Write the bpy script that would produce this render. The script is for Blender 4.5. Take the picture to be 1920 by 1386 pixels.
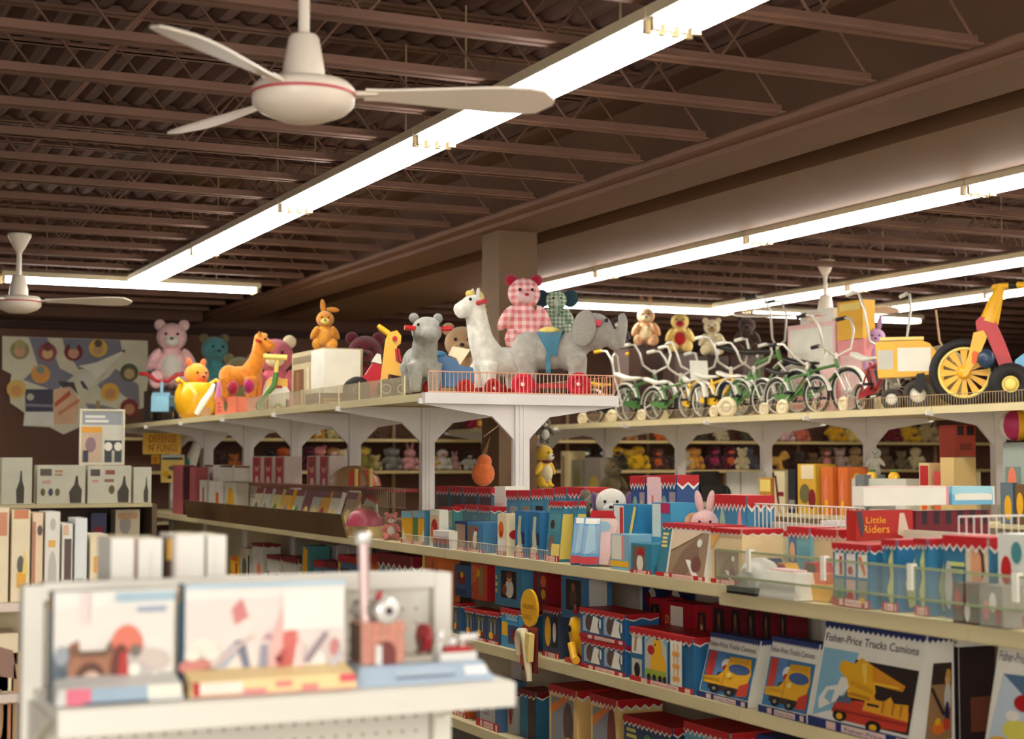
import bpy, bmesh, math, random
from math import sin, cos, pi, radians as rad, tan, atan2, sqrt
from mathutils import Vector, Matrix, Euler
random.seed(7)
for o in list(bpy.data.objects): bpy.data.objects.remove(o)
SC = bpy.context.scene
C = SC.collection
# ------------------------------------------------------------- camera, world, lights, exposure
EYE = 1.6; TH = rad(24.9); PT = math.atan(174/3000); FPX = 3000.0
cam = bpy.data.cameras.new('camera'); camo = bpy.data.objects.new('camera', cam); C.objects.link(camo)
camo.location = (0, 0, EYE); camo.rotation_euler = (pi/2+PT, 0, -TH)
cam.sensor_width = 36; cam.lens = FPX/1920*36; cam.clip_start = .05; cam.clip_end = 100
cam.dof.use_dof = True; cam.dof.focus_distance = 8.5; cam.dof.aperture_fstop = 2.5
SC.camera = camo
SC.view_settings.view_transform = 'Standard'; SC.view_settings.look = 'None'
SC.view_settings.exposure = 1.5; SC.view_settings.gamma = 1; SC.view_settings.use_curve_mapping = False
SC.cycles.use_denoising = True; SC.cycles.max_bounces = 6; SC.cycles.transparent_max_bounces = 12
SC.cycles.sample_clamp_indirect = 4
W = bpy.data.worlds.new('daylight_outside_shopfront'); SC.world = W; W.use_nodes = True
W.node_tree.nodes['Background'].inputs[0].default_value = (1.0, .93, .84, 1)
W.node_tree.nodes['Background'].inputs[1].default_value = .42
TUBE = 7.5
def area(name, loc, target, sx, sy, power, col):
    l = bpy.data.lights.new(name, 'AREA'); l.shape = 'RECTANGLE'; l.size = sx; l.size_y = sy; l.energy = power; l.color = col
    o = bpy.data.objects.new(name, l); C.objects.link(o); o.location = loc
    o.rotation_euler = (Vector(target)-Vector(loc)).to_track_quat('-Z', 'Y').to_euler(); return o
area('foreground_fill_light', (-2.2, -1.2, 1.9), (1.0, 4.0, 1.2), 3.0, 2.2, 92, (1, .97, .93))  # added unseen light to brighten the foreground, as from an assumed shopfront window
# ------------------------------------------------------------- projection helpers: a picture direction to a place in the room
cT, sT, cP, sP = cos(TH), sin(TH), cos(PT), sin(PT)
def ray(px, py):
    u = (px-960)/FPX; v = (693-py)/FPX
    f = cP - v*sP; z = sP + v*cP
    return Vector((u*cT + f*sT, -u*sT + f*cT, z))
def onX(px, py, X): d = ray(px, py); t = X/d.x; return Vector((X, d.y*t, EYE+d.z*t))
def onY(px, py, Y): d = ray(px, py); t = Y/d.y; return Vector((d.x*t, Y, EYE+d.z*t))
def onZ(px, py, z): d = ray(px, py); t = (z-EYE)/d.z; return Vector((d.x*t, d.y*t, z))
def yat(px, X, z):     # Y where the plane X=const shows at picture column px, height z
    k = (px-960)/FPX; Z = z-EYE
    return (X*cT - k*(X*sT*cP + Z*sP))/(sT + k*cT*cP)
def xat(px, Y, z):
    k = (px-960)/FPX; Z = z-EYE
    return (Y*sT + k*(Y*cT*cP + Z*sP))/(cT - k*sT*cP)
# ------------------------------------------------------------- materials
def lin(c): c = c/255.; return c/12.92 if c <= .04045 else ((c+.055)/1.055)**2.4
MATS = {}
def mat(rgb, rough=.55, bump=0, bscale=60, metal=0, var=.06, vscale=4, emit=0, spec=.4, fuzz=0):
    key = (rgb, rough, bump, bscale, metal, var, vscale, emit, spec, fuzz)
    if key in MATS: return MATS[key]
    m = bpy.data.materials.new('paint_%d_%d_%d' % rgb); m.use_nodes = True; nt = m.node_tree; b = nt.nodes['Principled BSDF']
    col = tuple(lin(c) for c in rgb)
    b.inputs['Roughness'].default_value = rough; b.inputs['Metallic'].default_value = metal
    b.inputs['Specular IOR Level'].default_value = spec
    if fuzz: b.inputs['Sheen Weight'].default_value = fuzz
    if var or bump:
        tc = nt.nodes.new('ShaderNodeTexCoord')
        if var:
            n = nt.nodes.new('ShaderNodeTexNoise'); n.inputs['Scale'].default_value = vscale; n.inputs['Detail'].default_value = 3
            nt.links.new(tc.outputs['Object'], n.inputs['Vector'])
            r = nt.nodes.new('ShaderNodeMapRange'); r.inputs['From Min'].default_value = .3; r.inputs['From Max'].default_value = .7
            r.inputs['To Min'].default_value = 1-var*2; r.inputs['To Max'].default_value = 1+var
            nt.links.new(n.outputs[0], r.inputs['Value'])
            mx = nt.nodes.new('ShaderNodeVectorMath'); mx.operation = 'SCALE'; mx.inputs[0].default_value = col
            nt.links.new(r.outputs[0], mx.inputs['Scale']); nt.links.new(mx.outputs[0], b.inputs['Base Color'])
        else: b.inputs['Base Color'].default_value = col+(1,)
        if bump:
            n2 = nt.nodes.new('ShaderNodeTexNoise'); n2.inputs['Scale'].default_value = bscale
            nt.links.new(tc.outputs['Object'], n2.inputs['Vector'])
            bp = nt.nodes.new('ShaderNodeBump'); bp.inputs['Strength'].default_value = bump; bp.inputs['Distance'].default_value = .01
            nt.links.new(n2.outputs[0], bp.inputs['Height']); nt.links.new(bp.outputs[0], b.inputs['Normal'])
    else: b.inputs['Base Color'].default_value = col+(1,)
    if emit:
        b.inputs['Emission Color'].default_value = col+(1,); b.inputs['Emission Strength'].default_value = emit
    MATS[key] = m; return m
def clear(rgb=(225, 228, 215), alpha=.82):
    key = ('clear', rgb, alpha)
    if key in MATS: return MATS[key]
    m = bpy.data.materials.new('clear_sheet'); m.use_nodes = True; nt = m.node_tree; b = nt.nodes['Principled BSDF']
    b.inputs['Base Color'].default_value = tuple(lin(c) for c in rgb)+(1,); b.inputs['Roughness'].default_value = .12
    tr = nt.nodes.new('ShaderNodeBsdfTransparent'); mx = nt.nodes.new('ShaderNodeMixShader')
    n = nt.nodes.new('ShaderNodeTexNoise'); n.inputs['Scale'].default_value = 3
    r = nt.nodes.new('ShaderNodeMapRange'); r.inputs['To Min'].default_value = alpha-.08; r.inputs['To Max'].default_value = alpha+.08
    nt.links.new(n.outputs[0], r.inputs['Value']); nt.links.new(r.outputs[0], mx.inputs[0])
    nt.links.new(b.outputs[0], mx.inputs[1]); nt.links.new(tr.outputs[0], mx.inputs[2])
    nt.links.new(mx.outputs[0], nt.nodes['Material Output'].inputs[0]); MATS[key] = m; return m
def plush_m(rgb): return mat(rgb, .95, .5, 90, 0, .1, 12, 0, .1, .3)
PAL = dict(white=(228,224,210), cream=(226,210,170), red=(176,26,32), dred=(120,18,26), blue=(58,122,152), dblue=(30,52,98),
  lblue=(130,178,200), yel=(228,170,30), lyel=(232,206,110), org=(216,100,36), pink=(226,140,140), lpink=(232,190,186), mag=(176,40,90),
  green=(86,128,60), teal=(70,130,130), brown=(110,70,44), dbrown=(62,38,28), tan=(176,140,100), black=(24,20,20), grey=(140,134,124),
  lgrey=(190,186,174), purple=(96,66,110), skin=(214,160,124), navy=(26,32,70), olive=(104,96,56), salmon=(222,120,90), aqua=(60,150,170))
def col(k): return PAL[k] if isinstance(k, str) else k
def pm(k, rough=.5): return mat(col(k), rough, 0, 60, 0, .04, 6)
# ------------------------------------------------------------- mesh builder
class MB:
    def __init__(s): s.v = []; s.f = []; s.m = []; s.s = []; s.mats = []
    def mi(s, m):
        if m is None: return 0
        if m not in s.mats: s.mats.append(m)
        return s.mats.index(m)
    def add(s, vs, fs, m=None, smooth=False, M=None):
        b = len(s.v); k = s.mi(m)
        s.v += [tuple(M @ Vector(v)) if M else tuple(v) for v in vs]
        for f in fs: s.f.append([b+i for i in f]); s.m.append(k); s.s.append(smooth)
    def box(s, c, d, m=None, M=None, taper=None):
        x, y, z = d[0]/2, d[1]/2, d[2]/2; tx, ty = taper or (1, 1)
        vs = [(-x,-y,-z),(x,-y,-z),(x,y,-z),(-x,y,-z),(-x*tx,-y*ty,z),(x*tx,-y*ty,z),(x*tx,y*ty,z),(-x*tx,y*ty,z)]
        T = Matrix.Translation(c); T = T @ M if M else T
        s.add(vs, [(3,2,1,0),(4,5,6,7),(0,1,5,4),(1,2,6,5),(2,3,7,6),(3,0,4,7)], m, False, T)
    def bx(s, x0, x1, y0, y1, z0, z1, m=None): s.box(((x0+x1)/2, (y0+y1)/2, (z0+z1)/2), (x1-x0, y1-y0, z1-z0), m)
    def tube(s, pts, r, m=None, n=8, caps=True):
        P = [Vector(p) for p in pts]; rs = r if isinstance(r, (list, tuple)) else [r]*len(P)
        t0 = (P[1]-P[0]).normalized(); a = t0.orthogonal().normalized(); rings = []; vs = []
        for i, p in enumerate(P):
            t = ((P[min(i+1, len(P)-1)]-P[i]).normalized() + (P[i]-P[max(i-1, 0)]).normalized())
            t = t.normalized() if t.length > 1e-6 else t0
            a = (a - t*a.dot(t)).normalized(); b = t.cross(a)
            vs += [p + (a*cos(2*pi*k/n) + b*sin(2*pi*k/n))*rs[i] for k in range(n)]
        fs = [(i*n+k, i*n+(k+1) % n, (i+1)*n+(k+1) % n, (i+1)*n+k) for i in range(len(P)-1) for k in range(n)]
        s.add(vs, fs, m, True)
        if caps: s.add(vs[:n][::-1], [tuple(range(n))], m); s.add(vs[-n:], [tuple(range(n))], m)
    def lathe(s, prof, m=None, n=20, M=None, smooth=True):
        vs = [(r*cos(2*pi*k/n), r*sin(2*pi*k/n), z) for r, z in prof for k in range(n)]
        fs = [(i*n+k, i*n+(k+1) % n, (i+1)*n+(k+1) % n, (i+1)*n+k) for i in range(len(prof)-1) for k in range(n)]
        s.add(vs, fs, m, smooth, M)
    def torus(s, R, r, m=None, n=28, k=8, M=None):
        s.lathe([(R+r*cos(2*pi*j/k), r*sin(2*pi*j/k)) for j in range(k+1)], m, n, M)
    def ell(s, c, r, m=None, rot=None, n=14, k=8):
        if isinstance(m, tuple): m, rot = None, m
        if not isinstance(r, (list, tuple)): r = (r, r, r)
        M = Matrix.Translation(c)
        if rot: M = M @ Euler(rot).to_matrix().to_4x4()
        s.lathe([(max(sin(pi*j/k), 1e-4), -cos(pi*j/k)) for j in range(k+1)], m, n, M @ Matrix.Diagonal((r[0], r[1], r[2], 1)))
    def prism(s, out, y0, y1, m=None, M=None):    # outline in x,z extruded along y
        n = len(out); vs = [(x, y0, z) for x, z in out]+[(x, y1, z) for x, z in out]
        fs = [tuple(range(n)), tuple(range(2*n-1, n-1, -1))]+[(i+n, (i+1) % n+n, (i+1) % n, i) for i in range(n)]
        s.add(vs, fs, m, False, M)
    def mesh(s, name):
        me = bpy.data.meshes.new(name); me.from_pydata(s.v, [], s.f)
        for m in s.mats: me.materials.append(m)
        me.polygons.foreach_set('material_index', s.m); me.polygons.foreach_set('use_smooth', s.s); me.update(); return me
    def build(s, name, m=None, parent=None, label=None, loc=None):
        if m is not None and not s.mats: s.mats = [m]
        return link(name, s.mesh(name), parent, label, loc)
def link(name, me, parent=None, label=None, loc=None):
    o = bpy.data.objects.new(name, me); C.objects.link(o)
    if parent is not None: o.parent = parent
    if label: o['label'] = label
    if loc is not None: o.location = loc
    return o
def thing(name, label, cat, loc=(0,0,0), rz=0, group=None, rot=None):
    o = bpy.data.objects.new(name, None); C.objects.link(o); o.empty_display_size = .05
    o.location = loc; o.rotation_euler = rot or (0, 0, rz); return tag(o, label, cat, group)
def tag(o, label, cat, group=None):
    o['label'] = label; o['category'] = cat
    if group: o['group'] = group
    return o
def struct(name, mb, m=None, parent=None):
    o = mb.build(name, m, parent)
    if parent is None: o['kind'] = 'structure'
    return o
def stuff(o): o['kind'] = 'stuff'; return o
def dup(root, loc, rz=None, label=None, scale=None, group=None):
    r = root.copy(); C.objects.link(r); r.location = loc
    if rz is not None: r.rotation_euler = (0, 0, rz)
    if label: r['label'] = label
    if scale: r.scale = (scale,)*3
    if group: r['group'] = group
    for ch in list(root.children):
        c = ch.copy(); C.objects.link(c); c.parent = r
        for g in list(ch.children):
            d = g.copy(); C.objects.link(d); d.parent = c
    return r
def remesh(mb, vox, name, m, smooth=6):
    me = mb.mesh(name); o = bpy.data.objects.new('tmp', me); C.objects.link(o)
    r = o.modifiers.new('r', 'REMESH'); r.mode = 'VOXEL'; r.voxel_size = vox; r.use_smooth_shade = True
    sm = o.modifiers.new('s', 'SMOOTH'); sm.iterations = smooth; sm.factor = .5
    dg = bpy.context.evaluated_depsgraph_get(); out = bpy.data.meshes.new_from_object(o.evaluated_get(dg))
    bpy.data.objects.remove(o); bpy.data.meshes.remove(me)
    out.materials.clear(); out.materials.append(m); out.name = name
    for p in out.polygons: p.use_smooth = True
    return out
def RotM(rx=0, ry=0, rz=0): return Euler((rx, ry, rz)).to_matrix().to_4x4()
def TM(c, rx=0, ry=0, rz=0): return Matrix.Translation(c) @ RotM(rx, ry, rz)
WHITE = mat((216, 211, 206), .4, 0, 60, 0, .03, 3)
SHELF = mat((208, 194, 150), .45, 0, 60, 0, .05, 2)
WIRE = mat((206, 196, 176), .4, 0, 60, .2, .03)
# ============================================================= the setting
CEIL = mat((104, 76, 66), .8, .25, 25, 0, .12, 1.2)
JOIST = mat((130, 94, 76), .7, .15, 30, 0, .15, 1.5)
WALLM = mat((104, 70, 54), .75, .15, 40, 0, .1, .8)
b = MB(); b.bx(-6, 20, -3, 18.8, -.1, 0); struct('floor', b, mat((150, 136, 116), .4, 0, 60, 0, .1, 1))
b = MB(); b.bx(-6.2, 20.2, 18.6, 18.8, 0, 4.2); struct('wall_back', b, WALLM)
b = MB(); b.bx(-6.2, -6, -3, 18.8, 0, 4.2); struct('wall_left', b, WALLM)
b = MB(); b.bx(20, 20.2, -3, 18.8, 0, 4.2); struct('wall_right', b, WALLM)
b = MB(); b.bx(-6, 4.45, 17.95, 18.58, 3.2, 3.75); struct('trim_1', b, mat((92, 62, 46), .75, .1, 30, 0, .1, 1))     # boxed header over the back wall
b = MB(); b.bx(-6, 20, 18.5, 18.6, 3.1, 3.18); struct('wall_shadow_strip', b, mat((60, 38, 30), .8, 0, 60, 0, .08))  # dark strip standing in for the shadow line below the header
b = MB()
for k in range(174):                                    # corrugated roof deck
    x = -6+.15*k; b.add([(x,-3,3.86),(x+.05,-3,3.82),(x+.1,-3,3.82),(x+.15,-3,3.86),(x,18.6,3.86),(x+.05,18.6,3.82),(x+.1,18.6,3.82),(x+.15,18.6,3.86)],
      [(0,1,5,4),(1,2,6,5),(2,3,7,6)])
b.bx(-6, 20.1, -3, 18.6, 3.87, 3.95)
ceiling = struct('ceiling', b, CEIL)
def joist_mesh(L, name):
    b = MB()
    for z, w in ((3.30, .05), (3.80, .05)):
        b.bx(0, L, -w, -.008, z, z+.006); b.bx(0, L, .008, w, z, z+.006)
        b.bx(0, L, -.014, -.008, z, z+.045); b.bx(0, L, .008, .014, z, z+.045)
    n = int(L/.8); st = L/n
    for i in range(n):
        x = i*st
        for a, c in (((x, 0, 3.32), (x+st/2, 0, 3.82)), ((x+st/2, 0, 3.82), (x+st, 0, 3.32))): b.tube([a, c], .007, None, 5, False)
    b.mats = [JOIST]; return b.mesh(name)
jl, jr = joist_mesh(10.4, 'joist'), joist_mesh(13.4, 'joist')
for k in range(27):
    y = .17+.7*k
    if y > 18.3: break
    link('joist', jl, ceiling, None, (-5.95, y, 0)); link('joist', jr, ceiling, None, (6.5, y, 0))
b = MB(); b.bx(4.5, 5.08, -3, 18.5, 3.28, 3.315); b.bx(4.6, 4.98, -3, 18.5, 3.25, 3.279); b.bx(4.76, 4.8, -3, 18.5, 3.31, 3.8); b.bx(4.55, 5.02, -3, 18.5, 3.77, 3.81)
struct('girder_beam', b, mat((118, 84, 64), .6, .1, 20, 0, .08, 1))
b = MB(); b.bx(5.32, 6.36, -3, 17.9, 3.27, 3.8)
struct('soffit_beam', b, mat((122, 88, 62), .7, .1, 20, 0, .06, 1))
b = MB(); b.bx(4.68, 4.98, 10.3, 10.6, 0, 3.26)
struct('pillar', b, mat((112, 86, 60), .65, .1, 20, 0, .06, 1))
# ------------------------------------------------------------- fluorescent strip fixtures
TUBEM = mat((255, 252, 244), .4, 0, 60, 0, 0, 1, TUBE)
FIXM = mat((206, 190, 156), .5, 0, 60, 0, .05)
SOCK = mat((190, 170, 130), .5)
SEC = 2.34
def fix_meshes():
    b = MB(); L = SEC-.01
    b.prism([(-.115,.035),(-.115,.075),(-.06,.1),(.06,.1),(.115,.075),(.115,.035)], .005, L, FIXM)
    b.bx(-.113, .113, .01, L-.005, .031, .0349, WHITE); h = b.mesh('housing')
    b = MB(); b.tube([(0, .05, 0), (0, L-.05, 0)], .019, TUBEM, 8); t = b.mesh('tube')
    b = MB(); b.box((0, 0, .012), (.03, .022, .058), SOCK)
    s = b.mesh('lampholder'); return h, t, s
HM, TMM, SM = fix_meshes()
nfix = 0
def fixture(x, y, rz, label, group=None, cat='ceiling light'):
    t = thing('fluorescent_fixture', label, cat, (x, y, 3.2), rz, group)
    link('housing', HM, t)
    for k in range(4):
        xx = -.087+.058*k; o = link('tube', TMM, t); o.location = (xx, 0, .012); 
        for yy in (.035, SEC-.025): s = link('lampholder', SM, t); s.location = (xx, yy, 0)
    for yy in (.4, SEC-.4): b = MB(); b.tube([(0, yy, .1), (0, yy, .6)], .006, None, 5); b.build('hanger_rod', SOCK, t)
rows = [(3.0, 'row beside the large fan', range(-2, 5)), (6.49, 'row along the brown soffit', range(-2, 5)),
        (9.13, 'row above the bicycles', range(0, 5)), (10.77, 'row over the big-wheel trike', range(0, 5))]
ordn = ['section farthest from the back wall', 'sixth section from the back', 'fifth section from the back', 'fourth section from the back', 'third section from the back', 'second section from the back', 'section nearest the back wall']
for x, lb, ks in rows:
    for k in ks: fixture(x, 2.71+SEC*k, 0, 'fluorescent strip in the %s, %s' % (lb, ordn[k+2]), 'fluorescent strips hung in rows')
for x, lb in ((4.15, 'white fluorescent strip crossing behind the small fan at far left, right-hand end'), (1.79, 'white fluorescent strip crossing behind the small fan, next to the left frame edge'),
              (9.4, 'white fluorescent strip crossing above the grey elephant and first bicycles'), (11.92, 'white fluorescent strip crossing behind the tall handlebars and yellow tractor')):
    fixture(x, 14.62, pi/2, lb, 'fluorescent strips crossing at the back')
# ------------------------------------------------------------- ceiling fans
FANW = mat((236, 222, 204), .35, 0, 60, 0, .02)
def make_fan(label, x, y, rz):
    t = thing('ceiling_fan', label, 'ceiling fan', (x, y, 2.78), rz, 'white ceiling fans')
    b = MB(); b.lathe([(.001,-.075),(.08,-.07),(.14,-.045),(.165,-.02),(.168,.03),(.15,.05),(.06,.06),(.001,.062)], FANW, 32); b.build('motor_housing', None, t)
    b = MB(); b.lathe([(.17,.006),(.1705,.012),(.17,.016)], pm((200,90,90)), 32); b.build('trim_ring', None, t, 'thin pink stripe around the motor')
    b = MB(); b.lathe([(.07,.06),(.068,.1),(.05,.2),(.042,.21),(.001,.21)], FANW, 20); b.build('rod_cover', None, t)
    b = MB(); b.tube([(0,0,.2),(0,0,.52)], .019, FANW, 12); b.build('down_rod', None, t)
    b = MB(); b.lathe([(.022,.38),(.045,.42),(.085,.5),(.088,.52),(.001,.522)], FANW, 20); b.build('canopy', None, t)
    ob = MB(); n = 14; L0, L1 = .2, .83; vs = []
    for i in range(n+1):
        u = i/n; xx = L0+(L1-L0)*u; w = .034+.052*min(1, max(0, u-.1)*1.7)
        if u > .86: w *= sqrt(max(0.03, 1-((u-.86)/.14)**2))
        for yy, zz in ((-w, .022+w*.25), (w, .022-w*.25)): vs += [(xx, yy, zz+.004), (xx, yy, zz-.004)]
    fs = []
    for i in range(n):
        a = 4*i; c = a+4; fs += [(a,a+2,c+2,c),(a+1,c+1,c+3,a+3),(a,c,c+1,a+1),(a+2,a+3,c+3,c+2)]
    fs += [(0,1,3,2),(4*n,4*n+2,4*n+3,4*n+1)]
    ob.add(vs, fs, FANW); bm_ = ob.mesh('blade')
    ob = MB(); ob.prism([(.13,.012),(.24,.018),(.24,.03),(.13,.026)], -.022, .022, FANW); am_ = ob.mesh('blade_arm')
    for k in range(3):
        o = link('blade', bm_, t); o.rotation_euler = (0, 0, 2*pi*k/3); a = link('blade_arm', am_, o)
    return t
fan = make_fan('large white three-blade ceiling fan nearest, in front of the long light strip', 1.55, 4.95, rad(-24.9+10))
dup(fan, (1.66, 12.3, 2.78), rad(-24.9+5), 'small white ceiling fan in front of the crossing strip at the far left')
dup(fan, (8.51, 11.7, 2.88), rad(40), 'white ceiling fan hanging behind the bicycles at right')
# ------------------------------------------------------------- gondola shelving
TOPZ = 1.995; XL, XR, XS = 3.38, 4.62, 4.0
def bracket_mesh(depth, name):      # tapering cantilever arm with a gusset under it, pointing to -x
    b = MB(); b.prism([(0,.0),(-depth,.0),(-depth,-.03),(-.14,-.1),(-.035,-.2),(0,-.24)], -.012, .012, WHITE); return b.mesh(name)
BRK = bracket_mesh(.6, 'bracket')
def wires(b, p0, p1, h, step=.035, r=.0022):
    p0, p1 = Vector(p0), Vector(p1); n = max(2, int((p1-p0).length/step))
    for i in range(n+1):
        p = p0.lerp(p1, i/n); b.tube([p, p+Vector((0,0,h))], r, None, 3, False)
    for z in (.004, h): b.tube([p0+Vector((0,0,z)), p1+Vector((0,0,z))], r*1.6, None, 4)
g1 = thing('shelving_gondola', 'long white double-sided shelving unit with ride-on toys along its top shelf', 'shelving', (0,0,0))
ys = [8.5+1.47*k for k in range(7)]
for k, y in enumerate(ys):
    b = MB(); b.bx(XS-.045, XS+.045, y-.03, y+.03, .02, TOPZ-.03); b.bx(XS-.05, XS-.047, y-.014, y+.014, .6, TOPZ-.05)
    b.bx(XS-.02, XS-.004, y-.034, y-.03, .6, TOPZ-.05); b.bx(XS+.004, XS+.02, y-.034, y-.03, .6, TOPZ-.05)
    b.build('upright', WHITE, g1)
    for s in (0, pi):
        o = link('bracket', BRK, g1); o.location = (XS-.045 if s == 0 else XS+.045, y, TOPZ-.03); o.rotation_euler = (0, 0, s)
for k in range(6):
    for x0, x1 in ((XL, XS), (XS, XR)):
        b = MB(); y0, y1 = ys[k]+.004, ys[k+1]-.004; x0_, x1_ = x0+.002, x1-.002
        b.bx(x0_, x1_, y0, y1, TOPZ-.02, TOPZ)
        xe = x0_ if x0 == XL else x1_-.018; b.bx(xe, xe+.018, y0, y1, TOPZ-.045, TOPZ-.0201)
        b.build('top_shelf', SHELF, g1)
b = MB(); b.bx(XL-.005, XR+.005, ys[0]-.06, ys[0]-.005, TOPZ-.06, TOPZ+.003); b.build('end_rail', WHITE, g1)
b = MB(); wires(b, (XL+.02, ys[0]-.045, TOPZ+.004), (XR-.02, ys[0]-.045, TOPZ+.004), .12, .026, .0028); wires(b, (XR-.02, ys[0]-.03, TOPZ), (XR-.02, ys[1]+1, TOPZ), .12, .035)
stuff(b.build('wire_guard', mat((226, 170, 140), .4, 0, 60, .2, .03), g1))
b = MB(); b.bx(XL+.012, XL+.015, ys[0]+.3, ys[2]+.8, TOPZ, TOPZ+.11); b.build('clear_guard', clear((214, 200, 170), .6), g1, 'clear plastic guard along the shelf edge')
b = MB()
for i in range(8): y = ys[0]+.3+i*.4; b.bx(XL+.006, XL+.011, y, y+.008, TOPZ, TOPZ+.115)
stuff(b.build('guard_clip', SHELF, g1))
# lower levels of the same unit (they run on towards the camera)
XA = 3.53
def long_shelf(x0, x1, z, cuts, name='shelf'):
    for a, c in zip(cuts[:-1], cuts[1:]):
        b = MB(); b.bx(x0+.012, x1, a+.003, c-.003, z-.02, z)
        b.prism([(x0, z+.004), (x0+.012, z+.004), (x0+.012, z-.045), (x0+.004, z-.05), (x0, z-.045)], a+.003, c-.003); b.build(name, SHELF, g1)
near = [2.55, 4.0, 5.46, 6.98, 8.5]; far = [8.5, 9.97, 11.44, 12.91, 14.38, 15.85, 17.3]
for z in (1.10, .62, .16): long_shelf(XA, XS-.02, z, near[2 if z == 1.10 else 0:] + far[1:])
long_shelf(3.44, XS-.02, 1.085, near[:3])
for y in near[:-1]:
    b = MB(); b.bx(XS-.045, XS+.045, y-.03, y+.03, .02, 1.36); b.build('upright', WHITE, g1)
PEG = mat((196, 184, 164), .6, 0, 60, 0, .04)
for a, c in zip(near[:-1], near[1:]):
    b = MB(); b.bx(XS-.012, XS+.012, a+.03, c-.03, .16, 1.34); b.build('back_panel', PEG, g1)
for a, c in zip(far[:-1], far[1:]):
    b = MB(); b.bx(XS-.012, XS+.012, a+.03, c-.03, .16, 1.2); b.build('back_panel', PEG, g1)
b = MB(); b.bx(3.56, 3.58, 2.55, 17.3, .0, .139); b.build('kick_plate', mat((90, 80, 70), .5), g1)
# glass-fronted bins on the nearest bays
GLASSE = mat((150, 160, 120), .2)
gl = clear((200, 205, 185), .84)
for a, c in zip(near[:2], near[1:3]):
    b = MB(); b.bx(3.425, 3.431, a+.01, c-.01, 1.10, 1.25); b.build('glass_front', gl, g1, 'clear glass bin front')
    b = MB(); b.bx(3.421, 3.435, a+.01, c-.01, 1.2505, 1.258); b.bx(3.421, 3.435, a+.01, c-.01, 1.15, 1.157); b.build('glass_edge', GLASSE, g1)
    for i in range(3): y = a+.25+i*.48; b = MB(); b.prism([(3.413,1.18),(3.413,1.267),(3.436,1.267),(3.436,1.259),(3.421,1.259),(3.421,1.18)], y-.012, y+.012); b.build('glass_clip', mat((228,224,210), .2, 0, 60, 0, .04, 6), g1)
# white wire top guards over the spine near the camera
b = MB(); wires(b, (XS-.1, 5.12, 1.3), (XS-.1, 6.2, 1.3), .12, .03, .0028); wires(b, (XS-.1, 2.6, 1.28), (XS-.1, 4.2, 1.28), .14, .03, .0028); wires(b, (XS-.42, 4.2, 1.28), (XS-.1, 4.2, 1.28), .14, .03, .0028)
stuff(b.build('wire_guard', mat((222, 216, 204), .35, 0, 60, .1, .03), g1))
b = MB(); wires(b, (XA+.01, 7.2, 1.1), (XA+.01, 9.2, 1.1), .06, .02, .0016); stuff(b.build('wire_guard', WIRE, g1))
# second unit: the bicycle shelf
X2L, X2S, X2R = 7.5, 8.1, 8.7
g2 = thing('shelving_gondola', 'white shelving unit at the right carrying bicycles and tricycles on its top shelf', 'shelving', (0,0,0))
ys2 = [9.07+1.49*k for k in range(-2, 7)]
for y in ys2:
    b = MB(); b.bx(X2S-.045, X2S+.045, y-.03, y+.03, .02, TOPZ-.03); b.build('upright', WHITE, g2)
    for s in (0, pi):
        o = link('bracket', BRK, g2); o.location = (X2S-.045 if s == 0 else X2S+.045, y, TOPZ-.03); o.rotation_euler = (0, 0, s)
for k in range(len(ys2)-1):
    for x0, x1 in ((X2L, X2S), (X2S, X2R)):
        b = MB(); b.bx(x0, x1, ys2[k]+.004, ys2[k+1]-.004, TOPZ-.02, TOPZ); xe = x0 if x0 == X2L else x1-.018
        b.bx(xe, xe+.018, ys2[k]+.004, ys2[k+1]-.004, TOPZ-.05, TOPZ-.0201); b.build('top_shelf', SHELF, g2)
    b = MB(); b.bx(X2S-.012, X2S+.012, ys2[k]+.03, ys2[k+1]-.03, .16, 1.3); b.build('back_panel', PEG, g2)
    for z in (1.18, .7, .16):
        b = MB(); b.bx(7.62, X2S-.02, ys2[k]+.004, ys2[k+1]-.004, z-.03, z); b.build('shelf', SHELF, g2)
b = MB(); wires(b, (X2L+.03, 6.2, TOPZ), (X2L+.03, 14.5, TOPZ), .085, .028, .002); stuff(b.build('wire_guard', mat((176, 150, 110), .4, 0, 60, .2, .03), g2))
# shelves on the back wall
wsh = thing('wall_shelving', 'cream wall shelves crowded with soft toys along the brown back wall', 'shelving', (0,0,0))
WB = 18.0
for z in (1.5, 1.88):
    for i in range(11):
        x0 = 3.4+1.2*i
        b = MB(); b.bx(x0+.003, x0+1.197, WB, 18.58, z-.035, z); b.build('shelf', mat((214, 190, 130), .5, 0, 60, 0, .05, 2), wsh)
b = MB()
for i in range(12):
    x = 3.4+1.2*i; b.bx(x-.02, x+.02, 18.54, 18.58, .02, 2.3)
for i in range(12):
    o = MB(); x = 3.4+1.2*i; o.bx(x-.02, x+.02, 18.54, 18.58, .02, 2.3); o.build('upright', pm('tan'), wsh)
b = MB(); b.bx(3.4, 16.6, 18.0, 18.58, .9, .93); b.build('shelf', SHELF, wsh)
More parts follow.
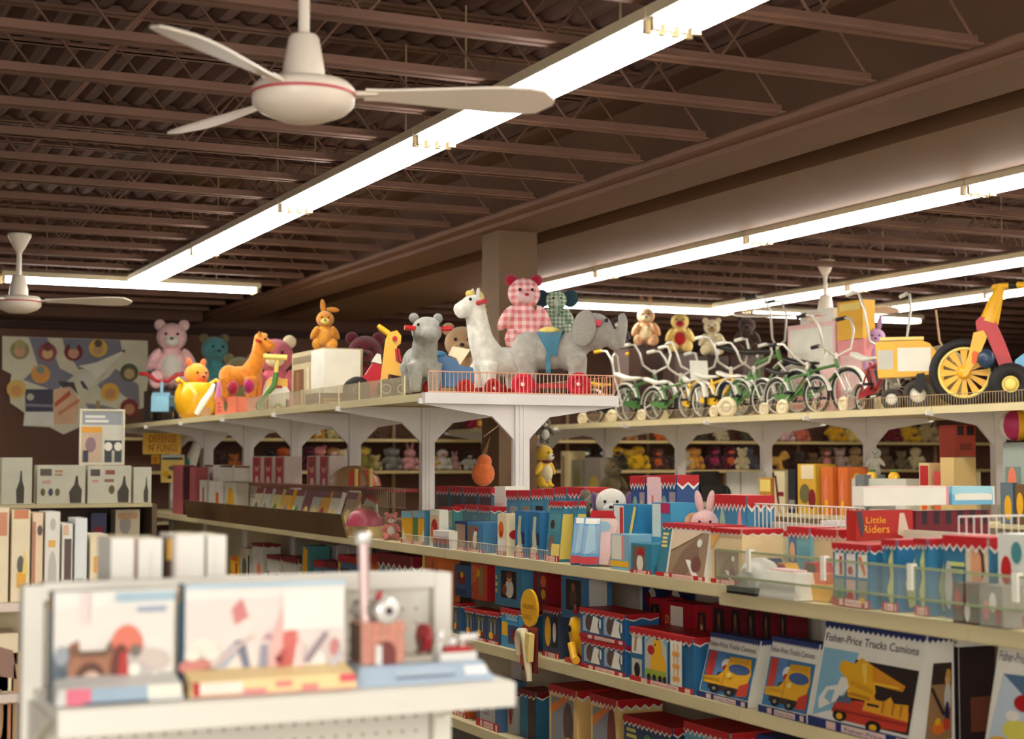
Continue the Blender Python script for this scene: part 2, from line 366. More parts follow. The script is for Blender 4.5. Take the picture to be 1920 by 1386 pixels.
# ------------------------------------------------------------- foreground unit
FY, FB, FX0, FX1, FZ = 3.11, 3.44, .485, 1.44, 1.135
g3 = thing('display_gondola', 'white pegboard display unit in the foreground with construction kits on it', 'shelving', (0,0,0))
FW = mat((222, 218, 206), .35, 0, 60, 0, .02)
def pegmesh(x0, x1, z0, z1, y):
    b = MB(); b.bx(x0, x1, y, y+.008, z0, z1, FW); hole = mat((150, 130, 112), .8)
    nx, nz = int((x1-x0)/.032), int((z1-z0)/.032)
    for i in range(1, nx):
        for k in range(1, nz):
            x, z = x0+i*.032, z0+k*.032; r = .0038
            b.add([(x+r*cos(a*pi/3), y-.0006, z+r*sin(a*pi/3)) for a in range(6)], [(0,1,2,3,4,5)], hole)
    return b
for x in (FX0, FX1-.04):
    b = MB(); b.bx(x, x+.04, FB-.005, FB+.055, .0, 1.345, FW); b.build('upright', None, g3)
pegmesh(FX0+.045, FX1-.045, .25, FZ-.04, FB+.02).build('pegboard', None, g3)
pegmesh(FX0+.045, FX1-.045, FZ+.0, 1.312, FB+.02).build('pegboard', None, g3)
b = MB(); b.bx(FX0+.0405, FX1-.0405, FB-.003, FB+.05, 1.313, 1.35); b.build('top_rail', FW, g3)
b = MB(); b.bx(FX0+.02, FX1+.012, FY+.02, FB-.006, FZ-.022, FZ); b.prism([(0,0),(0,.046),(.004,.05),(.02,.05),(.02,0)], 0, 1)
b.v = b.v[:8]; b.f = b.f[:6]; b.m = b.m[:6]; b.s = b.s[:6]
b.bx(FX0+.02, FX1+.012, FY, FY+.0199, FZ-.052, FZ-.002); b.build('shelf', FW, g3)
for x in (FX0+.01, FX1-.03):
    b = MB(); b.add([(x,FB-.006,FZ-.023),(x,FY+.06,FZ-.023),(x,FB-.006,FZ-.12),(x+.008,FB-.006,FZ-.023),(x+.008,FY+.06,FZ-.023),(x+.008,FB-.006,FZ-.12)],
        [(0,1,2),(5,4,3),(0,3,4,1),(1,4,5,2),(2,5,3,0)]); b.build('bracket', FW, g3)
b = MB(); b.bx(FX0+.04, FX1-.02, FB+.06, FB+.34, FZ-.022, FZ); b.build('rear_shelf', FW, g3)
# ============================================================= builders for goods
GLY = {}
def glyphs(txt):
    if txt not in GLY:
        cu = bpy.data.curves.new('lettering', 'FONT'); cu.body = txt; cu.resolution_u = 2
        o = bpy.data.objects.new('tmp', cu); me = o.to_mesh()
        vs = [(v.co.x, v.co.y) for v in me.vertices]; fs = [tuple(p.vertices) for p in me.polygons]
        GLY[txt] = (vs, fs, max([v[0] for v in vs] or [1])); o.to_mesh_clear(); bpy.data.objects.remove(o); bpy.data.curves.remove(cu)
    return GLY[txt]
for _t in ('Fisher-Price Trucks Camions', 'Fisher-Price', 'DEFENSE', "N' TUNES", 'HELMAC', 'Play Family', 'Little Riders'): glyphs(_t)
def tri_prints(mb, prints, P, layer0=0):
    """flat printing: P(u, v, lift) maps the unit face to the box"""
    for i, q in enumerate(prints):
        e = .0012+.0005*(i+layer0); k = q[0]; c = pm(q[-1])
        if k == 'R':
            _, a, b_, c_, d, _c = q; mb.add([P(a, b_, e), P(c_, b_, e), P(c_, d, e), P(a, d, e)], [(0,1,2,3)], c)
        elif k == 'Z':      # zigzag-edged band hanging from v1 to v0
            _, x0, v0, x1, v1, n, _c = q; am = (v1-v0)*.4
            for j in range(n):
                a = x0+(x1-x0)*j/n; b_ = x0+(x1-x0)*(j+1)/n
                mb.add([P(a, v1, e), P(a, v0+am, e), P((a+b_)/2, v0, e), P(b_, v0+am, e), P(b_, v1, e)], [(0,1,2,3,4)], c)
        elif k == 'E':
            _, x, y, rx, ry, _c = q; mb.add([P(x+rx*cos(t*pi/7), y+ry*sin(t*pi/7), e) for t in range(14)], [tuple(range(14))], c)
        elif k == 'P': mb.add([P(x, y, e) for x, y in q[1]], [tuple(range(len(q[1])))], c)
        elif k == 'T':      # text fitted between x0 and x1, cap height h
            _, s, x0, y0, x1, h, _c = q; vs, fs, wd = glyphs(s); sc = (x1-x0)/wd
            mb.add([P(x0+x*sc, y0+y*h/.7, e) for x, y in vs], fs, c)
        elif k == 'L':      # rows of small illegible lines
            _, x0, y0, x1, y1, n, _c = q
            for j in range(n):
                ya = y0+(y1-y0)*j/n; w = (x1-x0)*random.uniform(.6, 1)
                mb.add([P(x0, ya, e), P(x0+w, ya, e), P(x0+w, ya+(y1-y0)/n*.6, e), P(x0, ya+(y1-y0)/n*.6, e)], [(0,1,2,3)], c)
def pic(k, x0, y0, x1, y1):
    f = lambda u, v: (x0+(x1-x0)*u, y0+(y1-y0)*v); w, h = x1-x0, y1-y0
    def R(a, b, c, d, q): p, r = f(a, b), f(c, d); return ('R', p[0], p[1], r[0], r[1], q)
    def E(a, b, rx, ry, q): p = f(a, b); return ('E', p[0], p[1], rx*w, ry*h, q)
    def P(pts, q): return ('P', [f(*p) for p in pts], q)
    if k == 'photo': return [R(0,0,1,1,(46,30,26)), E(.55,.35,.28,.34,'white'), E(.55,.74,.17,.17,'skin'), E(.55,.84,.19,.12,(120,60,40)), E(.25,.3,.14,.2,(150,70,50))]
    if k == 'dark': return [R(0,0,1,1,(38,28,30)), E(.5,.4,.25,.3,(84,52,48)), E(.5,.75,.14,.15,(126,84,64))]
    if k == 'child': return [R(0,0,1,1,(150,112,74)), R(0,.72,1,1,(52,40,32)), E(.8,.78,.14,.1,(200,150,100)), E(.82,.86,.13,.06,(190,140,60)), E(.8,.55,.16,.18,'lgrey'),
        P([(.0,.66),(.06,.7),(.7,.34),(.62,.3)],(40,32,34)), E(.78,.34,.1,.16,'navy'), E(.45,.16,.26,.09,(216,110,40)), E(.75,.2,.12,.08,(190,60,40)), E(.4,.24,.12,.05,'yel')]
    if k == 'white': return [R(0,0,1,1,(70,96,130)), R(.06,.1,.4,.94,(150,170,190)), E(.35,.55,.16,.4,(90,64,54)), P([(.42,.08),(.9,.08),(.8,.5),(.86,.85),(.6,.95),(.5,.5)],'white'), E(.93,.6,.05,.26,'white')]
    if k == 'tan': return [R(0,0,1,1,(150,122,96)), P([(.1,.1),(.5,.06),(.8,.5),(.7,.9),(.35,.6)],(128,100,78)), P([(.45,.4),(.58,.4),(.85,.06),(.7,.03)],'white'), E(.78,.78,.07,.09,'white'), E(.75,.32,.13,.18,(120,70,62))]
    if k == 'duck': return [R(0,0,1,1,'lblue'), P([(.02,.3),(.05,.75),(.3,.98),(.7,.98),(.95,.75),(.98,.08),(.05,.12)],(196,186,160)), E(.6,.36,.34,.28,'yel'), E(.58,.72,.2,.2,'yel'), E(.3,.66,.16,.1,'red'),
        R(.05,.1,.95,.26,(150,170,60)), E(.2,.1,.08,.07,'black'), E(.45,.1,.08,.07,'black'), E(.7,.1,.08,.07,'black'), E(.9,.1,.07,.07,'black'), E(.5,.78,.03,.03,'black')]
    if k == 'ladder': return [R(0,0,1,1,'white')]+[R(.2,.1+.28*j,.8,.2+.28*j,(226,150,60)) for j in range(3)]+[R(.3,.06,.4,.94,(226,170,90)), R(.62,.06,.72,.94,(226,170,90))]
    if k == 'guitar': return [R(0,0,1,1,(56,74,90)), E(.3,.2,.22,.16,'yel'), R(.26,.3,.36,.85,(190,180,160)), E(.7,.18,.2,.15,(130,40,40)), R(.66,.28,.75,.8,(170,160,150)), E(.3,.86,.16,.1,'olive'), E(.7,.84,.2,.1,'olive')]
    if k == 'mixer': return [R(0,0,1,1,(64,120,160)), R(.04,.4,.2,.98,(196,64,52)), R(.22,.36,.4,.98,(90,130,180)), E(.46,.72,.12,.14,'white'), E(.44,.64,.07,.07,'red'), E(.36,.45,.07,.08,'black'),
        P([(.04,.22),(.04,.38),(.3,.42),(.42,.56),(.5,.92),(.92,.94),(.97,.6),(.9,.2)],'yel'), E(.72,.66,.22,.12,(66,92,140)), R(.15,.1,.95,.22,'dbrown'), E(.3,.12,.1,.1,'black'), E(.62,.1,.1,.1,'black'), E(.3,.12,.04,.04,'grey'), E(.62,.1,.04,.04,'grey'), P([(.5,.92),(.52,.8),(.9,.82),(.92,.94)],(206,150,30)), R(.44,.24,.46,.56,(196,140,24)), R(.04,.34,.4,.38,(206,150,26)), E(.56,.5,.05,.06,'lyel'), P([(.78,.05),(.99,.1),(.99,.42),(.8,.3)],(196,60,40))]
    if k == 'digger': return [P([(0,0),(0,1),(.38,1),(.3,.2)],'lblue'), P([(.3,.2),(.36,.9),(1,.9),(1,.02),(.3,.02)],(44,32,30)), P([(.2,.72),(.22,.86),(.36,.84),(.42,.94),(.54,.86),(.62,.5),(.6,.36),(.34,.36),(.3,.6)],'yel'),
        P([(.54,.86),(.9,.66),(.88,.58),(.58,.6)],(214,140,30)), P([(.04,.26),(.1,.44),(.22,.5),(.24,.62),(.3,.62),(.34,.5),(.26,.3),(.16,.2),(.06,.1)],'white'), P([(.1,.28),(.13,.4),(.2,.42),(.18,.22)],'lblue'),
        P([(.2,.12),(.22,.24),(.32,.3),(.5,.34),(.98,.32),(.98,.06),(.6,.02),(.36,.02)],(196,62,40)), P([(.52,.22),(.54,.4),(.6,.48),(.64,.4),(.72,.4),(.78,.48),(.82,.4),(.96,.42),(.98,.2)],(226,160,40)),
        R(.56,.3,.68,.335,'black'), E(.3,.08,.075,.085,'black'), E(.3,.07,.035,.045,'yel'), E(.66,.03,.08,.085,'black'), E(.66,.02,.04,.045,'yel'), P([(.36,.6),(.6,.52),(.6,.46),(.36,.54)],(206,148,30)), P([(.44,.86),(.5,.6),(.53,.6),(.5,.88)],(240,196,80)), P([(.24,.26),(.27,.36),(.4,.36),(.4,.28)],(84,96,120)), R(.22,.14,.98,.17,(150,40,30)), R(.72,.24,.74,.4,(186,120,24)), R(.82,.24,.84,.4,(186,120,24)), R(.9,.24,.92,.4,(186,120,24)), P([(.6,.64),(.86,.64),(.86,.61),(.6,.61)],(240,190,60)), P([(.34,.4),(.4,.44),(.58,.42),(.6,.38)],(180,120,24))]
    if k == 'loader': return [P([(0,0),(.1,.96),(.7,1),(1,.6),(1,0)],(190,204,212)), P([(.1,.96),(.7,.98),(.6,.62)],(84,110,140)), E(.44,.66,.14,.1,'red'), R(.55,.35,1,.9,'yel'), E(.4,.34,.2,.12,(214,206,90)), E(.2,.1,.2,.14,'yel'), E(.6,.14,.22,.14,(120,50,40)), E(.32,.5,.1,.06,'white')]
    if k == 'baby': return [R(0,0,1,1,(206,190,160)), E(.5,.6,.28,.34,(212,150,110)), P([(.45,.98),(.78,.9),(.86,.5),(.72,.4),(.68,.74)],(84,44,28)), R(0,0,1,.3,(222,210,180))]
    if k == 'kit': return [R(0,0,1,1,(226,214,206)), P([(.0,.0),(.3,.55),(.36,.5),(.12,.0)],(176,180,190)), P([(.3,.55),(.36,.56),(.44,0),(.4,0)],(120,124,140)), E(.1,.5,.09,.1,'white'), E(.06,.3,.1,.09,(200,130,120)), E(.14,.2,.08,.08,(130,90,84)),
        P([(.5,0),(.52,.55),(.6,.9),(.7,.6),(.74,0)],(224,180,172)), P([(.6,.2),(.6,.6),(.68,.7),(.7,.2)],(206,110,100)), P([(.28,.9),(.34,1),(.38,.8),(.3,.72)],(206,130,126)), P([(.44,.1),(.46,.5),(.5,.5),(.5,.1)],(150,146,160)), E(.8,.3,.08,.12,(226,220,214)), E(.16,.42,.05,.06,'white'), E(.04,.42,.05,.06,'white'), E(.06,.2,.06,.05,(110,70,70)), E(.15,.1,.1,.07,(120,84,84)), E(.04,.08,.07,.06,(150,96,96)), P([(.14,.3),(.4,.62),(.41,.59),(.17,.28)],(214,190,184)), P([(.54,.1),(.58,.44),(.62,.44),(.6,.1)],(186,92,90)), P([(.64,.1),(.68,.5),(.73,.48),(.71,.1)],(230,200,194)), E(.57,.34,.02,.04,'dred'), P([(.72,.3),(.86,.62),(.88,.58),(.76,.28)],(150,130,140)), P([(.46,.55),(.5,.64),(.53,.55)],(190,150,160)), R(.9,.06,.98,.22,(232,228,220)), E(.92,.44,.03,.1,(196,130,130)), P([(.5,.02),(.98,.16),(.98,.1),(.56,.0)],(214,206,210)), P([(.76,.0),(.95,.4),(.98,.36),(.84,0)],(190,186,190))]
    if k == 'steam': return [R(0,0,1,1,(222,216,206)), R(.0,.0,.12,.5,(110,120,130)), P([(.12,0),(.12,.6),(.2,.66),(.22,.52),(.42,.5),(.46,.62),(.5,.62),(.52,0)],(160,110,84)), E(.3,.26,.12,.16,(96,64,52)), E(.31,.22,.08,.1,(206,170,150)), E(.6,.56,.14,.24,(214,120,100)), E(.55,.3,.09,.3,(110,60,50)),
        R(.62,.02,.99,.14,'red'), E(.66,.3,.05,.07,'white'), E(.8,.22,.05,.05,'white'), E(.76,.4,.2,.14,(200,186,176)), P([(.6,.5),(.98,.2),(.96,.14),(.62,.3)],(186,176,170)), P([(.52,.1),(.54,.5),(.6,.52),(.62,.14)],(176,60,54)), E(.67,.52,.05,.07,(120,110,100)), E(.66,.32,.05,.07,'white'), E(.84,.24,.04,.05,'white'), E(.74,.2,.04,.05,'white'), P([(.12,.5),(.16,.64),(.19,.5)],(120,90,74)), P([(.4,.5),(.45,.64),(.5,.5)],(120,90,74)), R(.2,.48,.42,.54,(110,84,66)), E(.06,.5,.06,.1,(150,156,160)), E(.04,.26,.05,.12,(84,96,104)), E(.34,.18,.05,.06,(190,70,70)), R(.1,.04,.5,.1,(120,84,64))]
    if k == 'doll': return [R(0,0,1,1,(180,54,70)), E(.5,.62,.3,.2,(214,150,130)), E(.5,.74,.3,.14,(150,60,60)), P([(.3,.0),(.36,.24),(.7,.24),(.8,0)],(226,196,180))]
    if k == 'toy2': return [R(0,0,1,1,(150,150,140)), E(.5,.4,.3,.3,random.choice(['yel','red','green','org'])), E(.4,.7,.2,.16,random.choice(['red','cream','blue']))]
    if k == 'grey': return [R(0,0,1,1,(166,166,162)), ('L', x0+w*.2, y0+h*.2, x1-w*.2, y1-h*.15, 6, (130,130,132))]
    return [R(0,0,1,1,col(k))]
def carton(label, w, h, d, loc, rz, body, front=(), side=(), name='toy_box', cat='box', slant=0, group=None, header=None, wins=(), lip=None, topc=None, tilt=0, yaw=0, lside=()):
    t = thing(name, label, cat, loc, 0, group, (tilt, 0, rz+yaw) if not tilt else None)
    if tilt: t.rotation_euler = (Matrix.Rotation(rz+yaw, 4, 'Z') @ Matrix.Rotation(tilt, 4, 'X')).to_euler()
    b = MB(); x = w/2; s = slant
    b.add([(-x,0,0),(x,0,0),(x,d,0),(-x,d,0),(-x,s,h),(x,s,h),(x,d,h),(-x,d,h)], [(3,2,1,0),(0,1,5,4),(1,2,6,5),(2,3,7,6),(3,0,4,7)], pm(body))
    b.add([(-x,s,h),(x,s,h),(x,d,h),(-x,d,h)], [(0,1,2,3)], pm(topc or body)); b.build('carton', None, t)
    PF = lambda u, v, e: (-x+u*w, s*v-e, v*h)
    if front: m = MB(); tri_prints(m, [('R',.005,.005,.995,.995,body)]+list(front), PF); m.build('front_print', None, t)
    if side:
        m = MB(); tri_prints(m, side, lambda u, v, e: (x+e, (s*v)*(1-u)+u*d, v*h)); m.build('side_print', None, t)
    if lside:
        m = MB(); tri_prints(m, lside, lambda u, v, e: (-x-e, d*(1-u)+s*v*u, v*h)); m.build('side_print', None, t)
    if header:      # a card strip with a zigzag lower edge wrapped along the top front edge
        hc, hh, n, trim = header; m = MB()
        if trim: tri_prints(m, [('Z', 0, 1-hh*1.28, 1, 1, n, trim)], lambda u, v, e: (-x+u*w, s*v-e-.004, v*h))
        tri_prints(m, [('Z', 0, 1-hh, 1, 1, n, hc)], lambda u, v, e: (-x+u*w, s*v-e-.005, v*h))
        k = max(2, int(n*d/w*.8))
        if trim: tri_prints(m, [('Z', 0, 1-hh*1.28, 1, 1, k, trim)], lambda u, v, e: (x+e+.001, s*v*(1-u)+u*d, v*h))
        tri_prints(m, [('Z', 0, 1-hh, 1, 1, k, hc)], lambda u, v, e: (x+e+.002, s*v*(1-u)+u*d, v*h))
        m.bx(-x-.001, x+.001, s-.005, d, h-.0005, h+.002, pm(hc)); m.build('scalloped_header', None, t)
    if lip:         # coloured base strip with white name panels
        m = MB(); m.bx(-x, x, -.006, -.0005, .0, lip[1]*h, pm(lip[0])); tri_prints(m, [('R', .2, .1, .3, .9, (222,190,180)), ('R', .36, .1, .8, .9, (226,196,186)), ('R', .9, .1, .98, .9, (222,190,180)), ('T', 'Fisher-Price', .39, .28, .77, .4, lip[0])], lambda u, v, e: (-x+u*w, -.006-e, v*lip[1]*h)); m.build('base_strip', None, t)
    for (a, b_, c, e_) in wins:
        m = MB(); m.add([PF(a, b_, .012), PF(c, b_, .012), PF(c, e_, .012), PF(a, e_, .012)], [(0,1,2,3)], clear((226,226,220), .8)); m.build('clear_window', None, t)
    return t
def onshelf(px0, px1, ytop, X, zb, d, label, body, **k):
    Y0, Y1 = yat(px0, X, zb+.1), yat(px1, X, zb+.1); w = Y0-Y1
    h = k.pop('h', None) or onX(px0, ytop, X+k.get('slant', 0)*.8).z-zb
    return carton(label, w-.004, h, d, (X, (Y0+Y1)/2, zb), -pi/2, body, **k)
def facing(px0, px1, ytop, Y, zb, d, label, body, **k):
    X0, X1 = xat(px0, Y, zb+.1), xat(px1, Y, zb+.1); h = k.pop('h', None) or onY((px0+px1)/2, ytop, Y).z-zb
    return carton(label, X1-X0-.003, h, d, ((X0+X1)/2, Y, zb), 0, body, **k)
def fp(wins, base='blue', txt=True, tx=(.08,.62,.45,.82)):
    out = []
    for k, a, b, c, d in wins: out += pic(k, a, b, c, d)
    if txt: out.append(('L',)+(tx[0], tx[1], tx[2], tx[3])+(3, (196,196,120)))
    return out
RH = ('red', .16, 9, 'white'); RL = ('red', .1)
# ------------------------------------------------------------- soft toys
def unit_body(pose):
    b = MB()
    if pose == 'sit':
        b.ell((0,0,.3), (.21,.18,.29)); b.ell((-.23,-.1,.4), (.075,.09,.19), (.5,.5,0)); b.ell((.23,-.1,.4), (.075,.09,.19), (.5,-.5,0))
        b.ell((-.15,-.2,.1), (.1,.2,.1), (0,0,-.3)); b.ell((.15,-.2,.1), (.1,.2,.1), (0,0,.3)); b.ell((-.19,-.36,.13), (.1,.06,.13)); b.ell((.19,-.36,.13), (.1,.06,.13)); b.ell((0,0,.56), (.12,.12,.1))
    elif pose == 'stand':
        b.ell((0,0,.36), (.17,.15,.22)); b.ell((-.22,-.04,.42), (.065,.07,.18), (0,.6,0)); b.ell((.22,-.04,.42), (.065,.07,.18), (0,-.6,0)); b.ell((-.1,-.02,.14), (.09,.1,.15)); b.ell((.1,-.02,.14), (.09,.1,.15)); b.ell((-.1,-.07,.05), (.09,.13,.055)); b.ell((.1,-.07,.05), (.09,.13,.055)); b.ell((0,0,.56), (.11,.11,.1))
    else:       # crawling on all fours, head towards -y
        b.ell((0,.06,.34), (.19,.36,.18)); b.ell((-.15,-.2,.17), (.075,.09,.2)); b.ell((.15,-.2,.17), (.075,.09,.2)); b.ell((-.15,.3,.16), (.09,.11,.18)); b.ell((.15,.3,.16), (.09,.11,.18)); b.ell((-.15,-.27,.045), (.08,.12,.05)); b.ell((.15,-.27,.045), (.08,.12,.05)); b.ell((0,-.28,.46), (.12,.14,.13))
    return b
UB = {p: remesh(unit_body(p), .022, 'body', None or mat((200,200,200)), 4) for p in ('sit', 'stand', 'crawl')}
_s = MB(); _s.ell((0,0,0), 1, None, None, 18, 10); _s.mats = [mat((200,200,200))]; SPH = _s.mesh('ball')
def om(o, m):
    o.material_slots[0].link = 'OBJECT'; o.material_slots[0].material = m; return o
def sph(name, parent, c, r, m, rot=None, label=None):
    o = om(link(name, SPH, parent, label), m); o.location = c; o.scale = r if isinstance(r, tuple) else (r, r, r)
    if rot: o.rotation_euler = rot
    return o
def gingham(c1, c2, k=14):
    m = bpy.data.materials.new('gingham_cloth'); m.use_nodes = True; nt = m.node_tree; b = nt.nodes['Principled BSDF']; b.inputs['Roughness'].default_value = .9
    tc = nt.nodes.new('ShaderNodeTexCoord'); sp = nt.nodes.new('ShaderNodeSeparateXYZ'); nt.links.new(tc.outputs['Object'], sp.inputs[0]); outs = []
    for ax in (0, 2):
        a = nt.nodes.new('ShaderNodeMath'); a.operation = 'MULTIPLY'; a.inputs[1].default_value = k; nt.links.new(sp.outputs[ax], a.inputs[0])
        f = nt.nodes.new('ShaderNodeMath'); f.operation = 'FRACT'; nt.links.new(a.outputs[0], f.inputs[0])
        g = nt.nodes.new('ShaderNodeMath'); g.operation = 'GREATER_THAN'; g.inputs[1].default_value = .5; nt.links.new(f.outputs[0], g.inputs[0]); outs.append(g)
    s = nt.nodes.new('ShaderNodeMath'); s.operation = 'ADD'; nt.links.new(outs[0].outputs[0], s.inputs[0]); nt.links.new(outs[1].outputs[0], s.inputs[1])
    h = nt.nodes.new('ShaderNodeMath'); h.operation = 'MULTIPLY'; h.inputs[1].default_value = .5; nt.links.new(s.outputs[0], h.inputs[0])
    mx = nt.nodes.new('ShaderNodeMix'); mx.data_type = 'RGBA'; mx.inputs[6].default_value = tuple(lin(c) for c in c1)+(1,); mx.inputs[7].default_value = tuple(lin(c) for c in c2)+(1,)
    nt.links.new(h.outputs[0], mx.inputs[0]); nt.links.new(mx.outputs[2], b.inputs['Base Color']); return m
def plush(label, loc, rz, H, body, ears='round', earc=None, belly=None, snout='muzzle', muz=None, pose='sit', nose='black', cat='soft toy', name='plush_bear', group=None, headc=None, m=None, extra=None, fine=True, hm=None):
    t = thing(name, label, cat, loc, rz, group); t.scale = (H,)*3
    bm_ = m or plush_m(col(body)); hm = hm or (plush_m(col(headc)) if headc else bm_); em = plush_m(col(earc or body)); mm = plush_m(col(muz or belly or body))
    om(link('body', UB[pose], t), bm_)
    hy, hz = (-.4, .56) if pose == 'crawl' else (-.03, .71)
    sph('head', t, (0, hy, hz), (.2, .18, .19), hm)
    if belly: sph('belly', t, (0, -.07, .31), (.15, .14, .19), plush_m(col(belly)))
    E = {'round': [(.155, .16, .075, .045, .075, 0)], 'long': [(.08, .3, .055, .035, .17, .18)], 'floppy': [(.2, .0, .045, .08, .15, .15)], 'big': [(.27, .04, .15, .035, .17, .2)], 'point': [(.12, .18, .05, .04, .09, .3)], 'none': []}[ears]
    for x, z, a, b_, c, r in E:
        for s in (-1, 1): sph('ear', t, (s*x, hy+.02, hz+z), (a, b_, c), em, (0, s*r, 0))
    if snout == 'muzzle': sph('muzzle', t, (0, hy-.15, hz-.06), (.1, .08, .075), mm)
    elif snout == 'beak': sph('beak', t, (0, hy-.2, hz-.04), (.1, .11, .04), plush_m(col('org')))
    elif snout == 'trunk':
        b = MB(); b.tube([(0,hy-.14,hz-.02),(0,hy-.24,hz-.1),(0,hy-.27,hz-.24),(0,hy-.32,hz-.3)], [.07,.06,.045,.04], None, 10); om(b.build('trunk', bm_, t), hm)
    if fine:
        for s in (-1, 1): sph('eye', t, (s*.075, hy-.165, hz+.03), .02, pm('black', .2))
        if snout == 'muzzle': sph('nose', t, (0, hy-.225, hz-.035), (.028, .02, .02), pm(nose, .3))
    if extra: extra(t)
    return t
# ------------------------------------------------------------- wheels and bicycles
def wheel(parent, c, R, wd, tyre, disc, rz=0, spokes=0, name='wheel', hubc='lgrey', axis='y', white=None):
    """a wheel whose axle runs along local y (or x)"""
    M = RotM(pi/2, 0, 0) if axis == 'y' else RotM(0, pi/2, 0)
    b = MB(); r = wd/2; b.torus(R-r, r, pm(tyre, .7), 28, 8, M); w = b.build(name, None, parent); w.location = c
    if rz: w.rotation_euler = (0, 0, rz)
    b = MB(); b.lathe([(R-2*r+.001, -r*.5), (R-1.7*r, 0), (R-2*r+.001, r*.5), (R-2.5*r, r*.3), (R-2.5*r, -r*.3), (R-2*r+.001, -r*.5)], pm(white or 'lgrey', .3), 28, M); b.build('rim', None, w)
    if spokes:
        b = MB()
        for k in range(spokes):
            a = 2*pi*k/spokes; s = r*.6 if k % 2 else -r*.6
            p = M @ Vector((R*.12*cos(a), R*.12*sin(a), s)); q = M @ Vector(((R-2.4*r)*cos(a+.25), (R-2.4*r)*sin(a+.25), 0)); b.tube([p, q], .0016, None, 3, False)
        stuff(b.build('spokes', pm('lgrey', .3), w))
        b = MB(); b.tube([M @ Vector((0,0,-r*1.1)), M @ Vector((0,0,r*1.1))], R*.13, None, 12); b.build('hub', pm(hubc, .3), w)
    elif disc:
        b = MB(); b.lathe([(.001,-r*.7),(R*.2,-r*.75),(R*.3,-r*.5),(R-2.3*r,-r*.3),(R-2.3*r,r*.3),(R*.3,r*.5),(R*.2,r*.75),(.001,r*.7)], pm(disc), 24, M); b.build('wheel_disc', None, w)
    return w
def bike(label, loc, rz, R, frame, seatc, wb=None, bars=.42, fender='white', train=True, plate=None, name='bicycle', lean=0, R2=None, sissy=False, tdisc='cream'):
    t = thing(name, label, 'bicycle', loc, rz); wb = wb or R*3.3; R2 = R2 or R; xf, xr = wb*.5, -wb*.5; fm = pm(frame, .3); cm = mat((214,208,196), .25, 0, 60, .3, .03)
    wheel(t, (xf, 0, R), R, R*.17, 'black', None, 0, 20); wheel(t, (xr, 0, R2), R2, R*.17, 'black', None, 0, 20)
    bb = Vector((-wb*.08, 0, R*.95)); hd = Vector((xf-R*.62, 0, R*2.15)); st = Vector((xr+R*.75, 0, R*2.0)); ra = Vector((xr, 0, R2))
    b = MB(); r = R*.07
    b.tube([st+Vector((0,0,-R*.12)), st.lerp(hd,.5)+Vector((0,0,-R*.02)), hd], r, None, 8); b.tube([bb, bb.lerp(hd,.55)+Vector((R*.1,0,-R*.1)), hd+Vector((.02,0,-R*.22))], r*1.1, None, 8); b.tube([bb, st+Vector((0,0,R*.1))], r, None, 8)
    for s in (-1, 1):
        o = Vector((0, s*R*.17, 0)); b.tube([bb+o*.4, ra+o], r*.6, None, 6); b.tube([st+o*.4-Vector((0,0,R*.1)), ra+o], r*.6, None, 6)
    b.tube([hd+Vector((-.015,0,.05)), hd+Vector((.02,0,-R*.25))], r*1.3, None, 8); b.build('frame', fm, t)
    b = MB(); fa = Vector((xf, 0, R))
    for s in (-1, 1): b.tube([hd+Vector((.02, s*R*.15, -R*.3)), hd.lerp(fa, .5)+Vector((0, s*R*.18, 0)), fa+Vector((0, s*R*.18, 0))], r*.75, None, 6)
    b.box(hd+Vector((.02, 0, -R*.29)), (.03, R*.42, .02)); b.build('fork', cm, t)
    b = MB(); H = bars
    for s in (-1, 1): b.tube([hd+Vector((-.015, 0, .07)), hd+Vector((-.015, s*.05, .09)), hd+Vector((0, s*.16, .14)), hd+Vector((0, s*.2, H*.75)), hd+Vector((-.05, s*.22, H)), hd+Vector((-.14, s*.23, H+.01))], .011, None, 8)
    b.tube([hd+Vector((-.012,0,.02)), hd+Vector((-.015,0,.1))], .016, None, 8); b.build('handlebar', cm, t)
    for s in (-1, 1):
        b = MB(); b.tube([hd+Vector((-.12, s*.23, H+.01)), hd+Vector((-.22, s*.235, H+.0))], .017, None, 8); b.build('grip', pm(seatc, .5), t)
    b = MB(); n = 10
    pts = [st+Vector((R*.55-R*2.0*i/n, 0, R*.28+R*.3*max(0, (i/n-.45))**1.3*2)) for i in range(n+1)]
    for s in (-.35, 0, .35): b.tube([p+Vector((0, s*R*.3*min(1,.5+i/n), 0)) for i, p in enumerate(pts)], [R*.09*(.6+.6*min(1,i/4)) for i in range(n+1)], None, 8)
    b.build('saddle', pm(seatc, .35), t)
    b = MB(); b.tube([st, st+Vector((0,0,R*.26))], r*.7, None, 6); b.build('seat_post', cm, t)
    for (c, RR, a0, a1) in ((fa, R, .2, 2.6), (ra, R2, .3, 3.1)):
        b = MB(); pts = [c+Vector((RR*1.1*cos(a0+(a1-a0)*i/9), 0, RR*1.1*sin(a0+(a1-a0)*i/9))) for i in range(10)]; vs = []
        for p in pts:
            q = (p-c).normalized(); vs += [p+Vector((0,-R*.15,0))-q*R*.06, p+Vector((0,-R*.09,0)), p+Vector((0,R*.09,0)), p+Vector((0,R*.15,0))-q*R*.06]
        b.add(vs, [(4*i+j, 4*i+j+1, 4*i+5+j, 4*i+4+j) for i in range(9) for j in range(3)], None, True); b.build('mudguard', pm(fender, .3), t)
    b = MB(); b.prism([(bb.x+R*.28, bb.z+R*.1), (bb.x+R*.2, bb.z-R*.2), (bb.x-R*.2, bb.z-R*.22), (xr+R*.1, R2-R*.08), (xr+R*.1, R2+R*.08), (bb.x, bb.z+R*.28)], -R*.24, -R*.22, fm); b.build('chain_guard', None, t)
